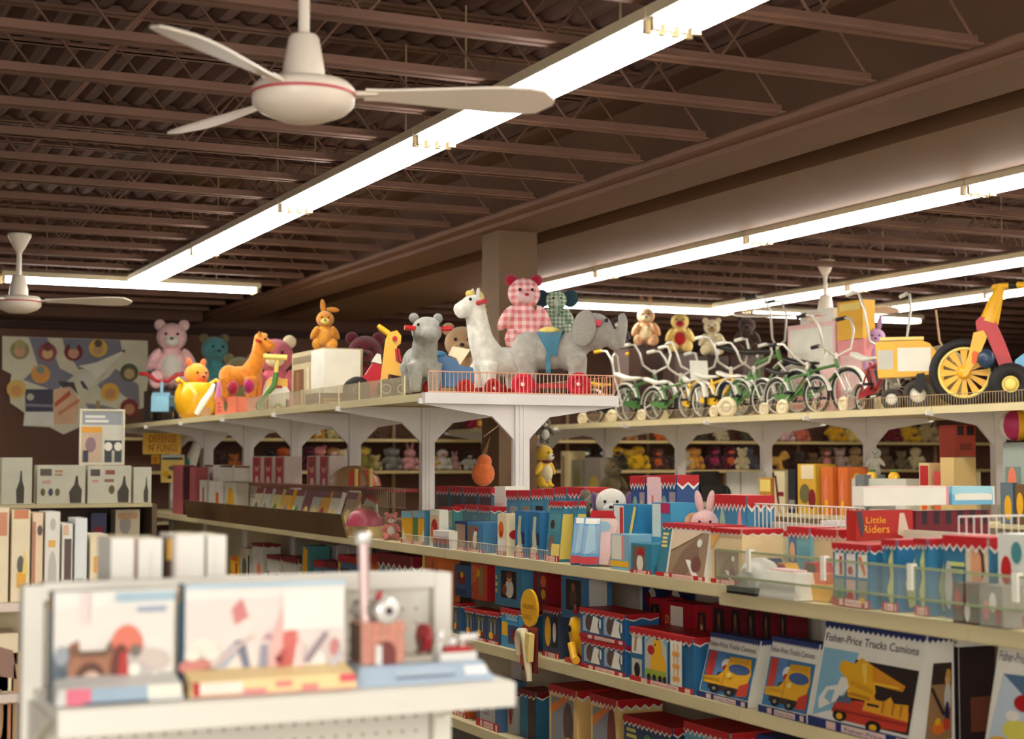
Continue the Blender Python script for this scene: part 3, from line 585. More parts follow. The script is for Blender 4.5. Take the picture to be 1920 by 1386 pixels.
    for s in (-1, 1):
        b = MB(); p = bb+Vector((s*R*.3, -s*R*.3, s*R*.2)); b.tube([bb+Vector((0,-s*R*.26,0)), p], .007, None, 6); b.box(p+Vector((0,-s*.04,0)), (.06, .07, .02)); b.build('pedal', pm('black'), t)
    if train:
        for s in (-1, 1):
            w = wheel(t, (xr-.01, s*R*.85, R*.36), R*.36, R*.2, 'black' if tdisc is None else tdisc, tdisc or 'white', 0, 0, 'training_wheel')
            b = MB(); b.tube([ra+Vector((0, s*R*.2, 0)), Vector((xr-.01, s*R*.62, R*.75)), Vector((xr-.01, s*R*.66, R*.36))], .008, None, 6); b.build('training_arm', cm, t)
    if sissy:
        b = MB()
        for s in (-1, 1): b.tube([ra+Vector((0,s*R*.22,0)), st+Vector((-R*1.45, s*R*.2, R*.5)), st+Vector((-R*1.6, s*R*.16, R*1.5)), st+Vector((-R*1.6, 0, R*1.62))], .009, None, 6)
        b.build('backrest_hoop', cm, t)
    if plate:
        b = MB(); b.box(hd+Vector((.05, 0, .1)), (.006, .17, .19), None, RotM(0, -.2, 0)); b.build('number_plate', pm(plate), t)
    return t
# ------------------------------------------------------------- ride-on animals (facing +x)
def ride_animal(label, loc, rz, S, body, kind, handle='red', saddle=None, wheels='red', mane=None, name='ride_on_animal', seat=None, up=0):
    t = thing(name, label, 'ride-on toy', loc, rz); t.scale = (S,)*3; b = MB(); m = plush_m(col(body)); fm = pm('red')
    leg = lambda x, y: b.tube([(x, y, .46), (x+.02, y, .28), (x, y, .06)], [.13, .1, .085], None, 10)
    b.ell((-.1, 0, .5), (.34, .2, .2)); b.ell((-.3, 0, .5), (.2, .22, .23)); b.ell((.16, 0, .5), (.18, .19, .22))
    for x in (-.32, .22):
        for y in (-.13, .13): leg(x, y)
    if kind == 'elephant':
        b.ell((.42, 0, .72), (.22, .2, .21)); b.tube([(.2,0,.56),(.4,0,.7)], [.16,.14]); b.tube([(.54,0,.7),(.66,0,.58),(.7,0,.6),(.74,0,.82),(.72,0,.92)], [.12,.085,.075,.06,.045], None, 12); hc = (.46, .78)
    elif kind == 'bear':
        b.ell((.36, 0, .9), (.22, .22, .2)); b.tube([(.16,0,.54),(.32,0,.84)], [.2,.17]); b.ell((.54, 0, .84), (.12, .13, .11)); hc = (.44, .92)
    else:           # horse or pony
        b.tube([(.16,0,.56),(.28,0,.78),(.36,0,1.0+up),(.38,0,1.1+up)], [.22,.17,.14,.13], None, 12); b.ell((.4, 0, 1.1+up), (.16,.14,.15)); b.tube([(.42,0,1.1+up),(.6,0,1.02+up),(.64,0,1.0+up)], [.135,.11,.09], None, 12); hc = (.4, 1.12+up)
    link('body', remesh(b, .025, 'body', m, 4), t)
    hm = pm(handle, .4); hx, hz = hc
    for s in (-1, 1):
        b = MB(); b.tube([(hx, s*.1, hz), (hx+.02, s*.33, hz+.01)], .034, None, 10); b.build('handle_grip', hm, t)
        sph('eye', t, (hx+.1, s*(.155 if kind != 'horse' else .1), hz+.05), .022, pm('black', .2))
    if kind == 'elephant':
        for s in (-1, 1): sph('ear', t, (.32, s*.24, .74), (.15, .04, .2), m, (0, .2, s*.5))
    elif kind == 'bear':
        for s in (-1, 1): sph('ear', t, (.3, s*.17, 1.08), (.05, .07, .07), m)
    else:
        for s in (-1, 1): sph('ear', t, (.36, s*.07, 1.25+up), (.03, .03, .08), m)
    if mane:
        b = MB()
        for i in range(7): u = i/6; b.ell((.3-.2*u*.5, 0, 1.2+up-.5*u), (.07, .06, .09), None, None, 10, 6)
        b.ell((.44, 0, 1.25+up), (.07,.05,.05)); b.build('mane', plush_m(col(mane)), t)
    if saddle:
        b = MB(); n = 12; vs = []
        for i in range(n+1):
            a = -.25+(pi+.5)*i/n
            for x in (-.22, -.16, .02, .08):
                q = 1.0 if abs(x+.07) < .12 else .99
                vs.append((x*(.4+.6*sin(max(0, min(pi, a)))) if not 0 else x, .215*cos(a)*q, .5+.232*sin(a)*q))
        b.add(vs, [(4*i+j, 4*i+j+1, 4*i+j+5, 4*i+j+4) for i in range(n) for j in range(3)], None, True); b.build('saddle_cloth', plush_m(col(saddle)), t)
        for s in (-1, 1):
            b = MB(); b.box((-.07, s*.21, .36), (.05, .02, .2)); b.build('stirrup_strap', plush_m(col(saddle)), t)
    if seat:
        b = MB(); b.ell((-.07, 0, .73), (.12, .1, .05)); b.build('seat_pad', plush_m(col(seat)), t)
    if wheels:
        b = MB()
        for x in (-.34, .26): b.tube([(x, -.3, .13), (x, .3, .13)], .02, None, 8)
        b.bx(-.42, .34, -.05, .05, .1, .15); b.bx(-.42, -.26, -.2, .2, .035, .06); b.bx(.16, .32, -.2, .2, .035, .06); b.build('chassis', fm, t)
        for x in (-.34, .26):
            for s in (-1, 1): w = wheel(t, (x, s*.27, .13), .13, .075, wheels, wheels, 0, 0, 'wheel', white=wheels); sph('hub_cap', w, (0, s*.035, 0), (.022, .015, .022), pm('white'))
    return t
# ============================================================= ride-on toys and soft toys on the top shelves
def top(px, X, z=TOPZ): return Vector((X, yat(px, X, z), z))
def dep(p): return p[0]*sT+p[1]*cT
def face(p): return atan2(-p[0], p[1])
def sz(p, n): return n*dep(p)/FPX
def zat(p, py): return EYE+((867-py)/FPX)*dep(p)       # height at a place for a picture row
def perch(px, X, ytop, H, label, clabel, body, k=.91, **kw):
    p = top(px, X); zb = zat(p, ytop)-k*H; w = H*.6
    f = face(p); carton(clabel, w, zb-TOPZ-.003, w*.9, (p[0]-sin(-f)*0, p[1]-w*.45, TOPZ), 0, (66,46,38), [('L',.1,.3,.7,.7,2,'brown')], name='cardboard_carton', cat='carton')
    t = kw.pop('turn', 0); return plush(label, (p[0], p[1], zb), f+t, H, body, **kw)
def sit(px, X, ytop, label, body, z=TOPZ, turn=0, k=.91, **kw):
    p = top(px, X, z); H = (zat(p, ytop)-z)/k; return plush(label, p, face(p)+turn, H, body, **kw)
perch(320, 3.85, 604, .8, 'big pale pink teddy bear sitting highest at the far left of the top shelf', 'dark brown carton under the big pale pink teddy bear', 'lpink', belly='white', earc=(236,196,190), muz='white', nose='brown', m=plush_m((238,188,186)))
perch(400, 4.3, 630, .72, 'teal teddy bear beside the big pink bear', 'grey carton hidden behind the orange cat', 'teal', earc='olive', turn=.3)
sit(450, 4.35, 668, 'dull green soft toy behind the orange rocking horse', 'olive', turn=-.2)
sit(366, 3.62, 680, 'orange soft cat with a drooping head above the yellow helmet-shaped toy', 'org', ears='point', m=plush_m((222,146,40)), name='plush_cat', turn=.5)
sit(515, 4.3, 634, 'rose pink bear with cream ears behind the orange rocking horse', (196,96,110), earc='cream', belly='cream')
sit(684, 4.3, 628, 'dark maroon teddy bear in shadow behind the toy tractor', (96,26,36))
sit(866, 4.35, 604, 'tan soft toy half hidden behind the white rocking horse', 'tan', k=.95)
# ride-on with red handlebars (far left)
def scooter(label, p, rz, S, body, bar, wheelc, low=None):
    t = thing('ride_on_toy', label, 'ride-on toy', p, rz); t.scale = (S,)*3
    b = MB(); b.prism([(-.4,.2),(-.42,.4),(-.3,.5),(-.05,.44),(.1,.42),(.3,.55),(.4,.48),(.42,.2)], -.16, .16); b.build('body_shell', pm(body, .3), t)
    b = MB(); b.ell((-.2,0,.48), (.2,.15,.06)); b.build('seat', pm(low or body, .3), t)
    b = MB(); b.tube([(.28,0,.5),(.24,0,.78)], .03, None, 8); b.build('steering_post', pm(low or body, .3), t)
    b = MB(); b.tube([(.2,-.42,.9),(.22,-.26,.88),(.24,-.1,.76),(.24,.1,.76),(.22,.26,.88),(.2,.42,.9)], .035, None, 8); b.build('handlebar', pm(bar, .3), t)
    for x in (-.28, .28):
        for s in (-1, 1): wheel(t, (x, s*.19, .15), .15, .08, 'black', wheelc, name='wheel')
    return t
p = top(308, 3.62); scooter('blue ride-on toy with wide red handlebars at the far end of the top shelf', p, face(p)-pi/2-.2, sz(p, 92)/.9, 'lblue', 'red', 'yel')
# yellow dome toy
p = top(366, 3.56); t = thing('rocking_toy', 'glossy yellow rounded ride-in toy with a white stripe below the orange cat', 'ride-on toy', p, face(p)+.3); S = sz(p, 82); t.scale = (S,)*3
b = MB(); b.lathe([(.001,.0),(.3,.01),(.42,.18),(.48,.42),(.46,.62),(.38,.8),(.3,.84),(.28,.8),(.001,.74)], pm('yel', .25), 24); b.build('shell', None, t)
b = MB(); b.tube([(.36,-.2,.78),(.22,-.42,.6),(.02,-.5,.36),(-.12,-.47,.1)], [.05,.07,.075,.06], None, 8); b.build('stripe', pm('white'), t)
for s in (-1, 1):
    b = MB(); b.tube([(s*.3,-.1,.8),(s*.44,-.14,.9),(s*.5,-.16,.84)], .05, None, 8); b.build('grab_handle', pm('yel', .25), t)
b = MB(); b.box((.05,-.46,.16), (.3,.06,.2)); b.build('footboard', pm('tan'), t)
# orange rocking horse on a red wagon base
p = top(455, 3.62); ride_animal('orange plush rocking horse with red handles near the green scooter', p+Vector((0,0,.2*sz(p,130))), face(p)+pi/2-.9-pi/2+.5, sz(p, 95), (216,130,40), 'horse', 'red', None, None, (232,170,80), 'rocking_horse', None, .05)
t = carton('low salmon coloured wagon box under the orange rocking horse', sz(p, 74), sz(p, 34), .34, p+Vector((-.14, .02, 0)), -pi/2+.3, 'salmon', [('E', .5, .5, .1, .3, 'olive'), ('L', .1, .2, .35, .8, 3, (196,80,70))], name='toy_wagon', cat='wagon')
p2 = top(418, 3.5); t = thing('bolster_cushion', 'mauve pink bolster leaning beside the yellow rounded toy', 'cushion', p2, 0); b = MB(); s_ = sz(p2, 1)
b.tube([(0,0,s_*8),(0,.02,s_*30),(.02,.04,s_*58),(.04,.05,s_*72)], [s_*12,s_*15,s_*14,s_*9], None, 12); b.build('cover', plush_m((186,100,140)), t); b = MB(); b.torus(s_*14, .008, pm('mag'), 14, 6, TM((0,.02,s_*30))); b.build('piping', None, t)
for px, c_, lb in ((436, (160,30,50), 'crimson round cushion at the left foot of the orange rocking horse'), (466, (170,34,90), 'magenta round cushion at the right foot of the orange rocking horse')):
    p2 = top(px, 3.46); t = thing('round_cushion', lb, 'cushion', p2+Vector((0,0,sz(p2,36))), 0); b = MB(); r = sz(p2, 15); b.ell((0,0,r*.9), (r*.7, r, r*.9)); b.build('cover', plush_m(c_), t); b = MB(); b.ell((-r*.66,0,r*.9), r*.14); b.build('button', pm('dred'), t)
# white truck with a green and yellow T-handle scooter in front
p = top(521, 3.58); s_ = sz(p, 1); t = thing('toy_car', 'small white ride-on car with black wheels beside the wooden-print crate', 'toy car', p, face(p)); 
b = MB(); b.prism([(-s_*20,s_*16),(-s_*22,s_*38),(-s_*16,s_*46),(s_*16,s_*46),(s_*22,s_*38),(s_*20,s_*16),(s_*8,s_*10),(-s_*8,s_*10)], 0, s_*60); b.build('body_shell', pm('white', .3), t)
b = MB(); b.prism([(-s_*18,s_*46.5),(-s_*18,s_*62),(s_*18,s_*62),(s_*18,s_*46.5)], s_*10, s_*50); b.build('cab', pm('yel', .3), t)
b = MB(); b.box((0,-s_*1.2,s_*46), (s_*16,s_*2,s_*5)); b.build('hood_badge', pm('red'), t)
for x in (-1, 1): wheel(t, (x*s_*17, s_*8, s_*13), s_*13, s_*8, 'black', 'grey', pi/2*0, axis='x')
p = top(505, 3.5); t = thing('push_scooter', 'green toy scooter with a yellow T-shaped handle leaning on the white car', 'scooter', p, face(p))
b = MB(); b.tube([(s_*12,0,s_*72),(s_*8,0,s_*48),(s_*-2,0,s_*36),(-s_*12,0,s_*22),(-s_*16,0,s_*12)], s_*5.5, None, 10); b.build('frame', pm('green', .3), t)
b = MB(); b.tube([(s_*14,0,s_*96),(s_*12,0,s_*72.5)], s_*4, None, 10); b.tube([(-s_*12,0,s_*102),(s_*32,0,s_*100)], s_*5.5, None, 10); b.build('handle', pm('lyel', .3), t)
wheel(t, (-s_*16, 0, s_*10), s_*10, s_*6, 'green', 'green', pi/2*0)
wheel(t, (s_*16, s_*9, s_*8), s_*8, s_*6, 'green', 'lyel')
# crates and the rabbit
p = top(574, 3.62); Yl, Yr = yat(547, 3.62, 2.1), yat(606, 3.62, 2.1); hcr = onX(548, 664, 3.62).z-TOPZ
carton('tall beige crate-shaped carton with brown house print, left of the white panel box', Yl-Yr, hcr, .3, (3.62, (Yl+Yr)/2, TOPZ), -pi/2, (186,170,134), [('R',.04,.8,.96,.92,(130,112,84)), ('R',.06,.08,.4,.7,(116,72,44)), ('R',.16,.14,.24,.66,(150,100,60)), ('R',.5,.05,.58,.72,(210,196,160)), ('R',.66,.05,.72,.72,(96,70,50)), ('P',[(.76,.3),(.86,.62),(.97,.3),(.97,.05),(.76,.05)],(120,74,50))], [('P',[(.1,.1),(.1,.5),(.3,.7),(.5,.5),(.5,.1)],(128,84,56)), ('R',.6,.05,.9,.75,(150,130,96))])
pc = top(640, 3.86); facing(607, 676, 655, pc.y-.45, TOPZ+.1, .3, 'plain white panel carton between the beige crate and the toy tractor', 'white', topc='cream', side=[('R',.1,.1,.9,.9,(206,190,150))])
t = carton('low brown box beneath the white panel carton', .36, .099, .3, (xat(642, pc.y-.45, 2.05), pc.y-.45, TOPZ), 0, 'dbrown', [('L',.1,.3,.7,.7,2,'tan')])
pr = Vector((3.75, (Yl+Yr)/2-.02, TOPZ+hcr+.002)); H = (zat(pr, 566)-pr.z)/1.1
t = plush('golden plush rabbit with one bent ear sitting on the beige crate', pr, face(pr), H, (206,136,40), ears='none', belly=(214,150,50), muz='lyel', name='plush_rabbit')
sph('ear', t, (-.05, 0, 1.0), (.06, .04, .17), plush_m((196,126,40)), (0,-.1,0)); sph('ear', t, (.17, -.02, .93), (.15, .04, .06), plush_m((196,126,40)), (0,.1,0))
# toy tractor, giraffe, hippo bear, blue car, white horse, elephant
p = top(690, 3.6); s_ = sz(p, 1); t = thing('toy_tractor', 'red and white ride-on tractor with fat black wheels behind the yellow giraffe', 'ride-on toy', p, face(p)+.1)
b = MB(); b.prism([(-s_*20,s_*22),(-s_*22,s_*44),(-s_*6,s_*52),(s_*8,s_*74),(s_*24,s_*70),(s_*30,s_*40),(s_*28,s_*16),(-s_*12,s_*14)], -s_*12, s_*14); b.build('body_shell', pm((190,36,50), .3), t)
b = MB(); b.prism([(s_*6,s_*76),(s_*16,s_*92),(s_*22,s_*90),(s_*24,s_*72)], -s_*14, s_*10); b.build('seat_back', pm('white', .3), t)
for x, r in ((-22, 24), (26, 15)):
    for y in (-20, 20): wheel(t, (x*s_, y*s_, r*s_), r*s_, r*s_*.7, 'black', 'dbrown')
p = top(738, 3.52); s_ = sz(p, 1); t = thing('ride_on_giraffe', 'bright yellow plastic giraffe ride-on with red rungs beside the grey bear', 'ride-on toy', p, face(p))
GY = pm('yel', .3)
b = MB(); b.prism([(-s_*26,s_*22),(-s_*22,s_*60),(-s_*16,s_*110),(-s_*10,s_*124),(s_*6,s_*128),(s_*14,s_*118),(s_*13,s_*104),(s_*6,s_*98),(s_*5,s_*70),(s_*16,s_*64),(s_*25,s_*58),(s_*27,s_*48),(s_*14,s_*42),(-s_*10,s_*46),(-s_*12,s_*22)], -s_*9, s_*9, GY); b.build('body_shell', None, t)
b = MB(); b.tube([(-s_*10,0,s_*122),(-s_*24,0,s_*132),(-s_*30,0,s_*138)], [s_*6,s_*6,s_*4], GY, 10); b.build('ear', None, t)
b = MB(); b.tube([(s_*2,-s_*14,s_*112),(s_*2,s_*14,s_*112)], s_*5, pm('red'), 10); b.build('handle_grip', None, t)
for i in range(2): b = MB(); b.prism([(s_*(4+i*6),s_*70),(s_*(2+i*5),s_*94),(s_*(6+i*5),s_*92),(s_*(9+i*6),s_*68)], -s_*11, s_*11, pm('red')); b.build('saddle_rung', None, t)
for x in (-14, 16):
    for y in (-14, 14): wheel(t, (x*s_, y*s_, 18*s_), s_*18, s_*9, 'black', 'dbrown')
b = MB(); b.bx(-s_*20, s_*20, -s_*8, s_*8, s_*12, s_*22); b.build('axle_block', pm('red'), t)
p = top(787, 3.62); p.y = 8.85; p.x = xat(790, 9.0, 2.0); p.y = 9.0
ride_animal('grey plush bear ride-on with red handle at the left corner of the end shelf', p, face(p)-pi/2+.2, sz(p, 150)/1.12, (150,148,140), 'bear', 'red', None, None, None)
p = Vector((xat(842, 9.1, 2.0), 9.1, TOPZ)); s_ = sz(p, 1); t = thing('pedal_car', 'dusty blue pedal car with red wheels behind the wire guard', 'ride-on toy', p, face(p))
b = MB(); b.prism([(-s_*46,s_*20),(-s_*44,s_*50),(-s_*36,s_*72),(-s_*4,s_*78),(s_*12,s_*72),(s_*20,s_*60),(s_*44,s_*56),(s_*48,s_*40),(s_*46,s_*20)], -s_*26, s_*30, pm((52,98,140), .35)); b.build('body_shell', None, t)
b = MB(); b.prism([(-s_*2,s_*79),(s_*6,s_*96),(s_*40,s_*90),(s_*20,s_*61),(s_*13,s_*74)], -s_*24, -s_*20, pm('cream', .3)); b.build('windscreen', None, t)
b = MB(); b.ell((-s_*18,0,s_*80), (s_*14,s_*14,s_*9)); b.build('seat_back', pm((64,116,150)), t)
for x in (-32, 30):
    for y in (-30, 34): wheel(t, (x*s_, y*s_, 17*s_), s_*17, s_*9, 'red', 'red', white='red')
p = Vector((xat(935, 9.2, 2.0), 9.2, TOPZ)); SH = sz(p, 200)/1.4
t = ride_animal('white plush rocking horse with yellow mane behind the grey elephant', p, face(p)-pi/2-1.0, SH, (226,222,210), 'horse', 'red', None, 'red', 'lyel', 'rocking_horse', None, .12)
p = Vector((xat(1042, 8.74, 2.0), 8.74, TOPZ))
ride_animal('grey plush elephant ride-on with blue saddle and red wheels on the end shelf', p, face(p)-.05, sz(p, 168)/.98, (164,158,148), 'elephant', (200,30,60), (70,120,140), (190,20,50), None, 'ride_on_elephant', 'lyel')
for px, yt, X, lb, kw in ((982, 516, 4.1, 'pink gingham teddy bear with crimson ears above the elephant', dict(m=gingham((214,120,120),(240,206,202),11), hm=gingham((214,120,120),(240,206,202),2.4), earc=(170,20,60), muz=(236,200,196), nose='red')),
        (1043, 541, 4.3, 'green gingham plush elephant with dark ears beside the pink gingham bear', dict(m=gingham((96,128,110),(196,204,180),13), hm=gingham((96,128,110),(196,204,180),2.6), ears='big', earc=(40,70,84), snout='trunk', name='plush_elephant'))):
    p = top(px, X); p.y = 9.6 if px < 1000 else 9.75; p.x = xat(px, p.y, 2.2); H = sz(p, 62)/.4 if px < 1000 else sz(p, 40)/.4; zb = zat(p, yt)-.93*H
    carton('plain brown carton supporting the pink gingham bear' if px < 1000 else 'plain brown carton supporting the green gingham elephant', H*.75, zb-TOPZ-.002, H*.6, (p.x, p.y-H*.3, TOPZ), face(p), 'dbrown', [('L',.1,.2,.8,.8,4,'brown')])
    plush(lb, (p.x, p.y, zb), face(p)+(.15 if px < 1000 else .1), H, 'pink', **kw)
# ------------------------------------------------------------- bicycles
def bk(px, X): return (X, yat(px, X, TOPZ), TOPZ)
bike('green child bicycle with white banana saddle nearest the grey elephant', bk(1208, 8.0), rad(-80), .2, (70,110,60), 'white', .6, .34, sissy=True)
bike('small green bicycle with white saddle and white mudguards, second from the elephant', bk(1258, 7.86), rad(-80), .165, (84,128,70), 'white', .52, .3)
bike('yellow child bicycle facing the aisle with a white number plate', bk(1300, 7.86), rad(-105), .165, (232,180,40), 'white', .5, .36, plate='white', train=False)
bike('yellow bicycle with spoked wheels in front of the big green bicycle', bk(1352, 7.84), rad(-82), .17, (232,180,40), 'white', .52, .36, train=False)
bike('big green bicycle with black banana saddle and very tall white handlebars', bk(1438, 8.08), rad(-55), .26, (86,124,66), (44,40,34), .56, .5, R2=.19)
bike('dark green bicycle with black saddle beside the pink cartons', bk(1542, 7.95), rad(-80), .19, (66,110,50), (36,30,28), .58, .4)
bike('red and white small bicycle with high looped handlebar left of the yellow tractor', bk(1648, 7.95), rad(-100), .19, (150,30,40), 'white', .56, .52, R2=.12)
bike('small green bicycle with white saddle between the yellow one and the big green one', bk(1396, 7.88), rad(-84), .165, (90,136,76), 'white', .5, .3)
bike('small dark green bicycle with short handlebar left of the pink cartons', bk(1494, 7.86), rad(-84), .16, (76,120,62), (36,30,28), .5, .24)
bike('black-framed bicycle with yellow saddle partly hidden by the grey elephant', bk(1150, 8.15), rad(-75), .19, (34,30,28), (226,176,40), .6, .36)
# yellow tractor-shaped ride-on
p = Vector(bk(1703, 7.86)); s_ = sz(p, 1); t = thing('ride_on_tractor', 'yellow ride-on tractor body with pale labels on its side', 'ride-on toy', p, face(p))
b = MB(); b.prism([(-s_*54,s_*60),(-s_*58,s_*118),(-s_*56,s_*128),(s_*24,s_*130),(s_*40,s_*124),(s_*54,s_*106),(s_*64,s_*100),(s_*66,s_*28),(s_*58,s_*26),(s_*40,s_*66),(s_*8,s_*62)], -s_*24, s_*24, pm('yel', .35)); b.build('body_shell', None, t)
b = MB(); b.box((-s_*40,-s_*24.6,s_*94), (s_*28,s_*.6,s_*36), pm('lgrey')); b.build('side_label', None, t, 'pale grey label')
b = MB(); b.box((s_*12,-s_*24.6,s_*94), (s_*60,s_*.6,s_*44), pm('white')); b.build('side_label', None, t, 'white label')
b = MB(); b.box((-s_*10,0,s_*134), (s_*80,s_*34,s_*6), pm('lyel', .3)); b.build('hood', None, t)
for x, r in ((18, 28), (-30, 20)):
    for y in (-30, 30): wheel(t, (x*s_, y*s_, r*s_), r*s_, r*s_*.5, (60,54,48), 'white')
b = MB(); b.prism([(s_*10,s_*40),(s_*16,s_*66),(s_*30,s_*68),(s_*34,s_*44),(s_*22,s_*30)], -s_*44, -s_*36, pm('black')); b.build('pedal', None, t)
b = MB(); b.tube([(s_*20,-s_*26,s_*28),(s_*20,s_*26,s_*28)], s_*3, pm('grey'), 8); b.tube([(-s_*30,-s_*26,s_*20),(-s_*30,s_*26,s_*20)], s_*3, pm('grey'), 8); b.bx(-s_*34, -s_*26, -s_*6, s_*6, s_*20, s_*62); b.build('axle_frame', pm('grey'), t)
# big-wheel trike
p = Vector(bk(1836, 7.8)); s_ = sz(p, 1); t = thing('big_wheel_trike', 'plastic trike with a huge yellow spoked front wheel and red body', 'tricycle', p, face(p))
w = MB(); M = RotM(pi/2); w.torus(s_*56, s_*9, pm('black', .7), 36, 8, M); w = w.build('front_wheel', None, t); w.location = (-s_*26, 0, s_*64)
b = MB(); b.lathe([(s_*48,-s_*5),(s_*50,0),(s_*48,s_*5),(s_*43,s_*4),(s_*43,-s_*4),(s_*48,-s_*5)], pm('lyel', .35), 32, M); b.build('rim', None, w)
for k in range(12):
    a = 2*pi*k/12; b = MB(); b.prism([(s_*12*cos(a-.25), s_*12*sin(a-.25)), (s_*44*cos(a-.16), s_*44*sin(a-.16)), (s_*44*cos(a+.16), s_*44*sin(a+.16)), (s_*12*cos(a+.25), s_*12*sin(a+.25))], -s_*3, s_*3, pm('yel', .35)); b.build('spoke', None, w)
b = MB(); b.lathe([(.001,-s_*12),(s_*9,-s_*11),(s_*13,-s_*6),(s_*13,s_*6),(s_*9,s_*11),(.001,s_*12)], pm('yel', .3), 16, M); b.build('hub', None, w)
for y in (-1, 1):
    b = MB(); b.prism([(-s_*30,s_*56),(-s_*22,s_*56),(s_*2,s_*94),(s_*16,s_*130),(s_*10,s_*142),(-s_*8,s_*138),(-s_*16,s_*104)], y*s_*13, y*s_*19, pm('yel', .3)); b.build('fork_leg', None, t)
b = MB(); b.prism([(-s_*12,s_*98),(-s_*8,s_*104),(s_*2,s_*100),(-s_*6,s_*78),(-s_*12,s_*80)], -s_*20.5, -s_*19.5, pm('org')); b.build('sticker', None, t)
b = MB(); b.prism([(-s_*2,s_*142),(-s_*4,s_*160),(s_*4,s_*168),(s_*30,s_*164),(s_*48,s_*120),(s_*64,s_*72),(s_*40,s_*66),(s_*24,s_*110),(s_*12,s_*140)], -s_*14, s_*14, pm('red', .3)); b.build('body_shell', None, t)
b = MB(); b.tube([(s_*20,0,s_*158),(s_*30,0,s_*190),(s_*40,0,s_*218),(s_*44,0,s_*228)], [s_*18,s_*14,s_*9,s_*8], pm('yel', .3), 10); b.build('steering_column', None, t)
b = MB(); b.tube([(s_*44,0,s_*226),(s_*58,-s_*6,s_*226)], s_*6, pm('yel', .3), 8); b.tube([(s_*72,-s_*12,s_*226),(s_*96,-s_*22,s_*224)], s_*6, pm('yel', .3), 8); b.tube([(s_*30,s_*20,s_*226),(s_*44,0,s_*226)], s_*6, pm('yel', .3), 8); b.build('handlebar', None, t)
b = MB(); b.tube([(s_*58,-s_*6,s_*226),(s_*72,-s_*12,s_*226)], s_*6.5, pm('black'), 8); b.build('grip', None, t)
b = MB(); b.ell((s_*14,-s_*24,s_*88), (s_*16,s_*9,s_*18)); b.build('pedal', pm((40,60,84), .3), t)
b = MB(); b.prism([(s_*60,s_*60),(s_*66,s_*86),(s_*90,s_*104),(s_*130,s_*110),(s_*150,s_*130),(s_*156,s_*60)], -s_*22, s_*22, pm((96,160,200), .3)); b.build('seat', None, t)
for y in (-30, 30): wheel(t, (s_*56, y*s_, 40*s_), s_*40, s_*26, 'black', 'lyel', white='lyel')
# cartons and soft toys behind the bicycles
for px0, px1, yt, X, zb, bc, lb, fr in ((1478, 1568, 612, 8.36, TOPZ, 'lpink', 'large pink and white carton behind the dark green bicycle', [('R',.05,.5,.95,.95,'white'), ('L',.1,.1,.9,.42,4,'pink')]),
        (1500, 1560, 585, 8.38, None, 'white', 'white carton stacked on the large pink carton', [('L',.1,.2,.9,.8,3,'lpink')]),
        (1572, 1622, 640, 8.36, TOPZ, 'pink', 'rosy carton carrying the bright yellow box', [('R',.1,.1,.9,.8,'lpink')]), (1570, 1618, 568, 8.36, None, 'yel', 'bright yellow box above the dark green bicycle', [('R',.1,.76,.9,.94,'lyel')])):
    if zb is None: zb = prev
    o = onshelf(px0, px1, yt, X, zb, .13, lb, bc, front=fr); prev = onX(px0, yt, X).z+.004
for px, X, yt, H, lb, bc, kw in ((1212, 8.3, 560, .46, 'tan and cream plush rabbit with upright ears behind the first green bicycle', (206,160,120), dict(ears='long', earc=(216,150,110), belly='cream', k=1.1, name='plush_rabbit')),
   (1276, 8.5, 586, .46, 'pale yellow soft toy with black eyes behind the yellow bicycle', (222,190,110), dict(ears='none', belly='red')), (1336, 8.35, 598, .4, 'cream bear behind the bicycle number plate', 'cream', dict(muz='tan')),
   (1402, 8.5, 594, .4, 'dark brown bear behind the black banana saddle', 'dbrown', {}), (1644, 8.5, 600, .4, 'lilac soft toy behind the looped handlebar', (196,150,190), dict(ears='long', k=1.08, name='plush_rabbit')),
   (1160, 8.45, 592, .4, 'black and white soft toy beside the grey elephant', (50,42,40), dict(belly='white', ears='none'))):
    perch(px, X, yt, H, lb, 'dark brown carton under the '+lb.split(' behind')[0].split(' beside')[0], bc, **kw)
p = Vector((8.35, yat(1768, 8.35, 2.0), TOPZ)); s_ = sz(p, 1); t = thing('toy_tent', 'dull olive rounded play tent behind the big-wheel trike', 'toy', p, face(p))
b = MB(); b.lathe([(s_*44,0),(s_*44,s_*70),(s_*36,s_*104),(s_*18,s_*122),(.001,s_*126)], plush_m((122,104,66)), 20); b.build('cover', None, t); b = MB(); b.tube([(-s_*10,-s_*20,s_*190),(-s_*4,-s_*30,s_*130),(s_*20,-s_*40,s_*90)], s_*2, pm('tan'), 6); b.build('pole', None, t)
# ============================================================= boxed toys on the long unit facing the aisle
ZA, ZB, ZC = 1.10, .62, .16
def row(items, zb):
    for px0, px1, yt, X, d, lb, bc, kw in items: onshelf(px0, px1, yt, X, zb, d, lb, bc, **kw)
PT1 = lambda c='cream': [('R',.06,.12,.94,.78,c), ('E',.5,.45,.26,.24,'red'), ('E',.4,.6,.14,.12,'yel')]
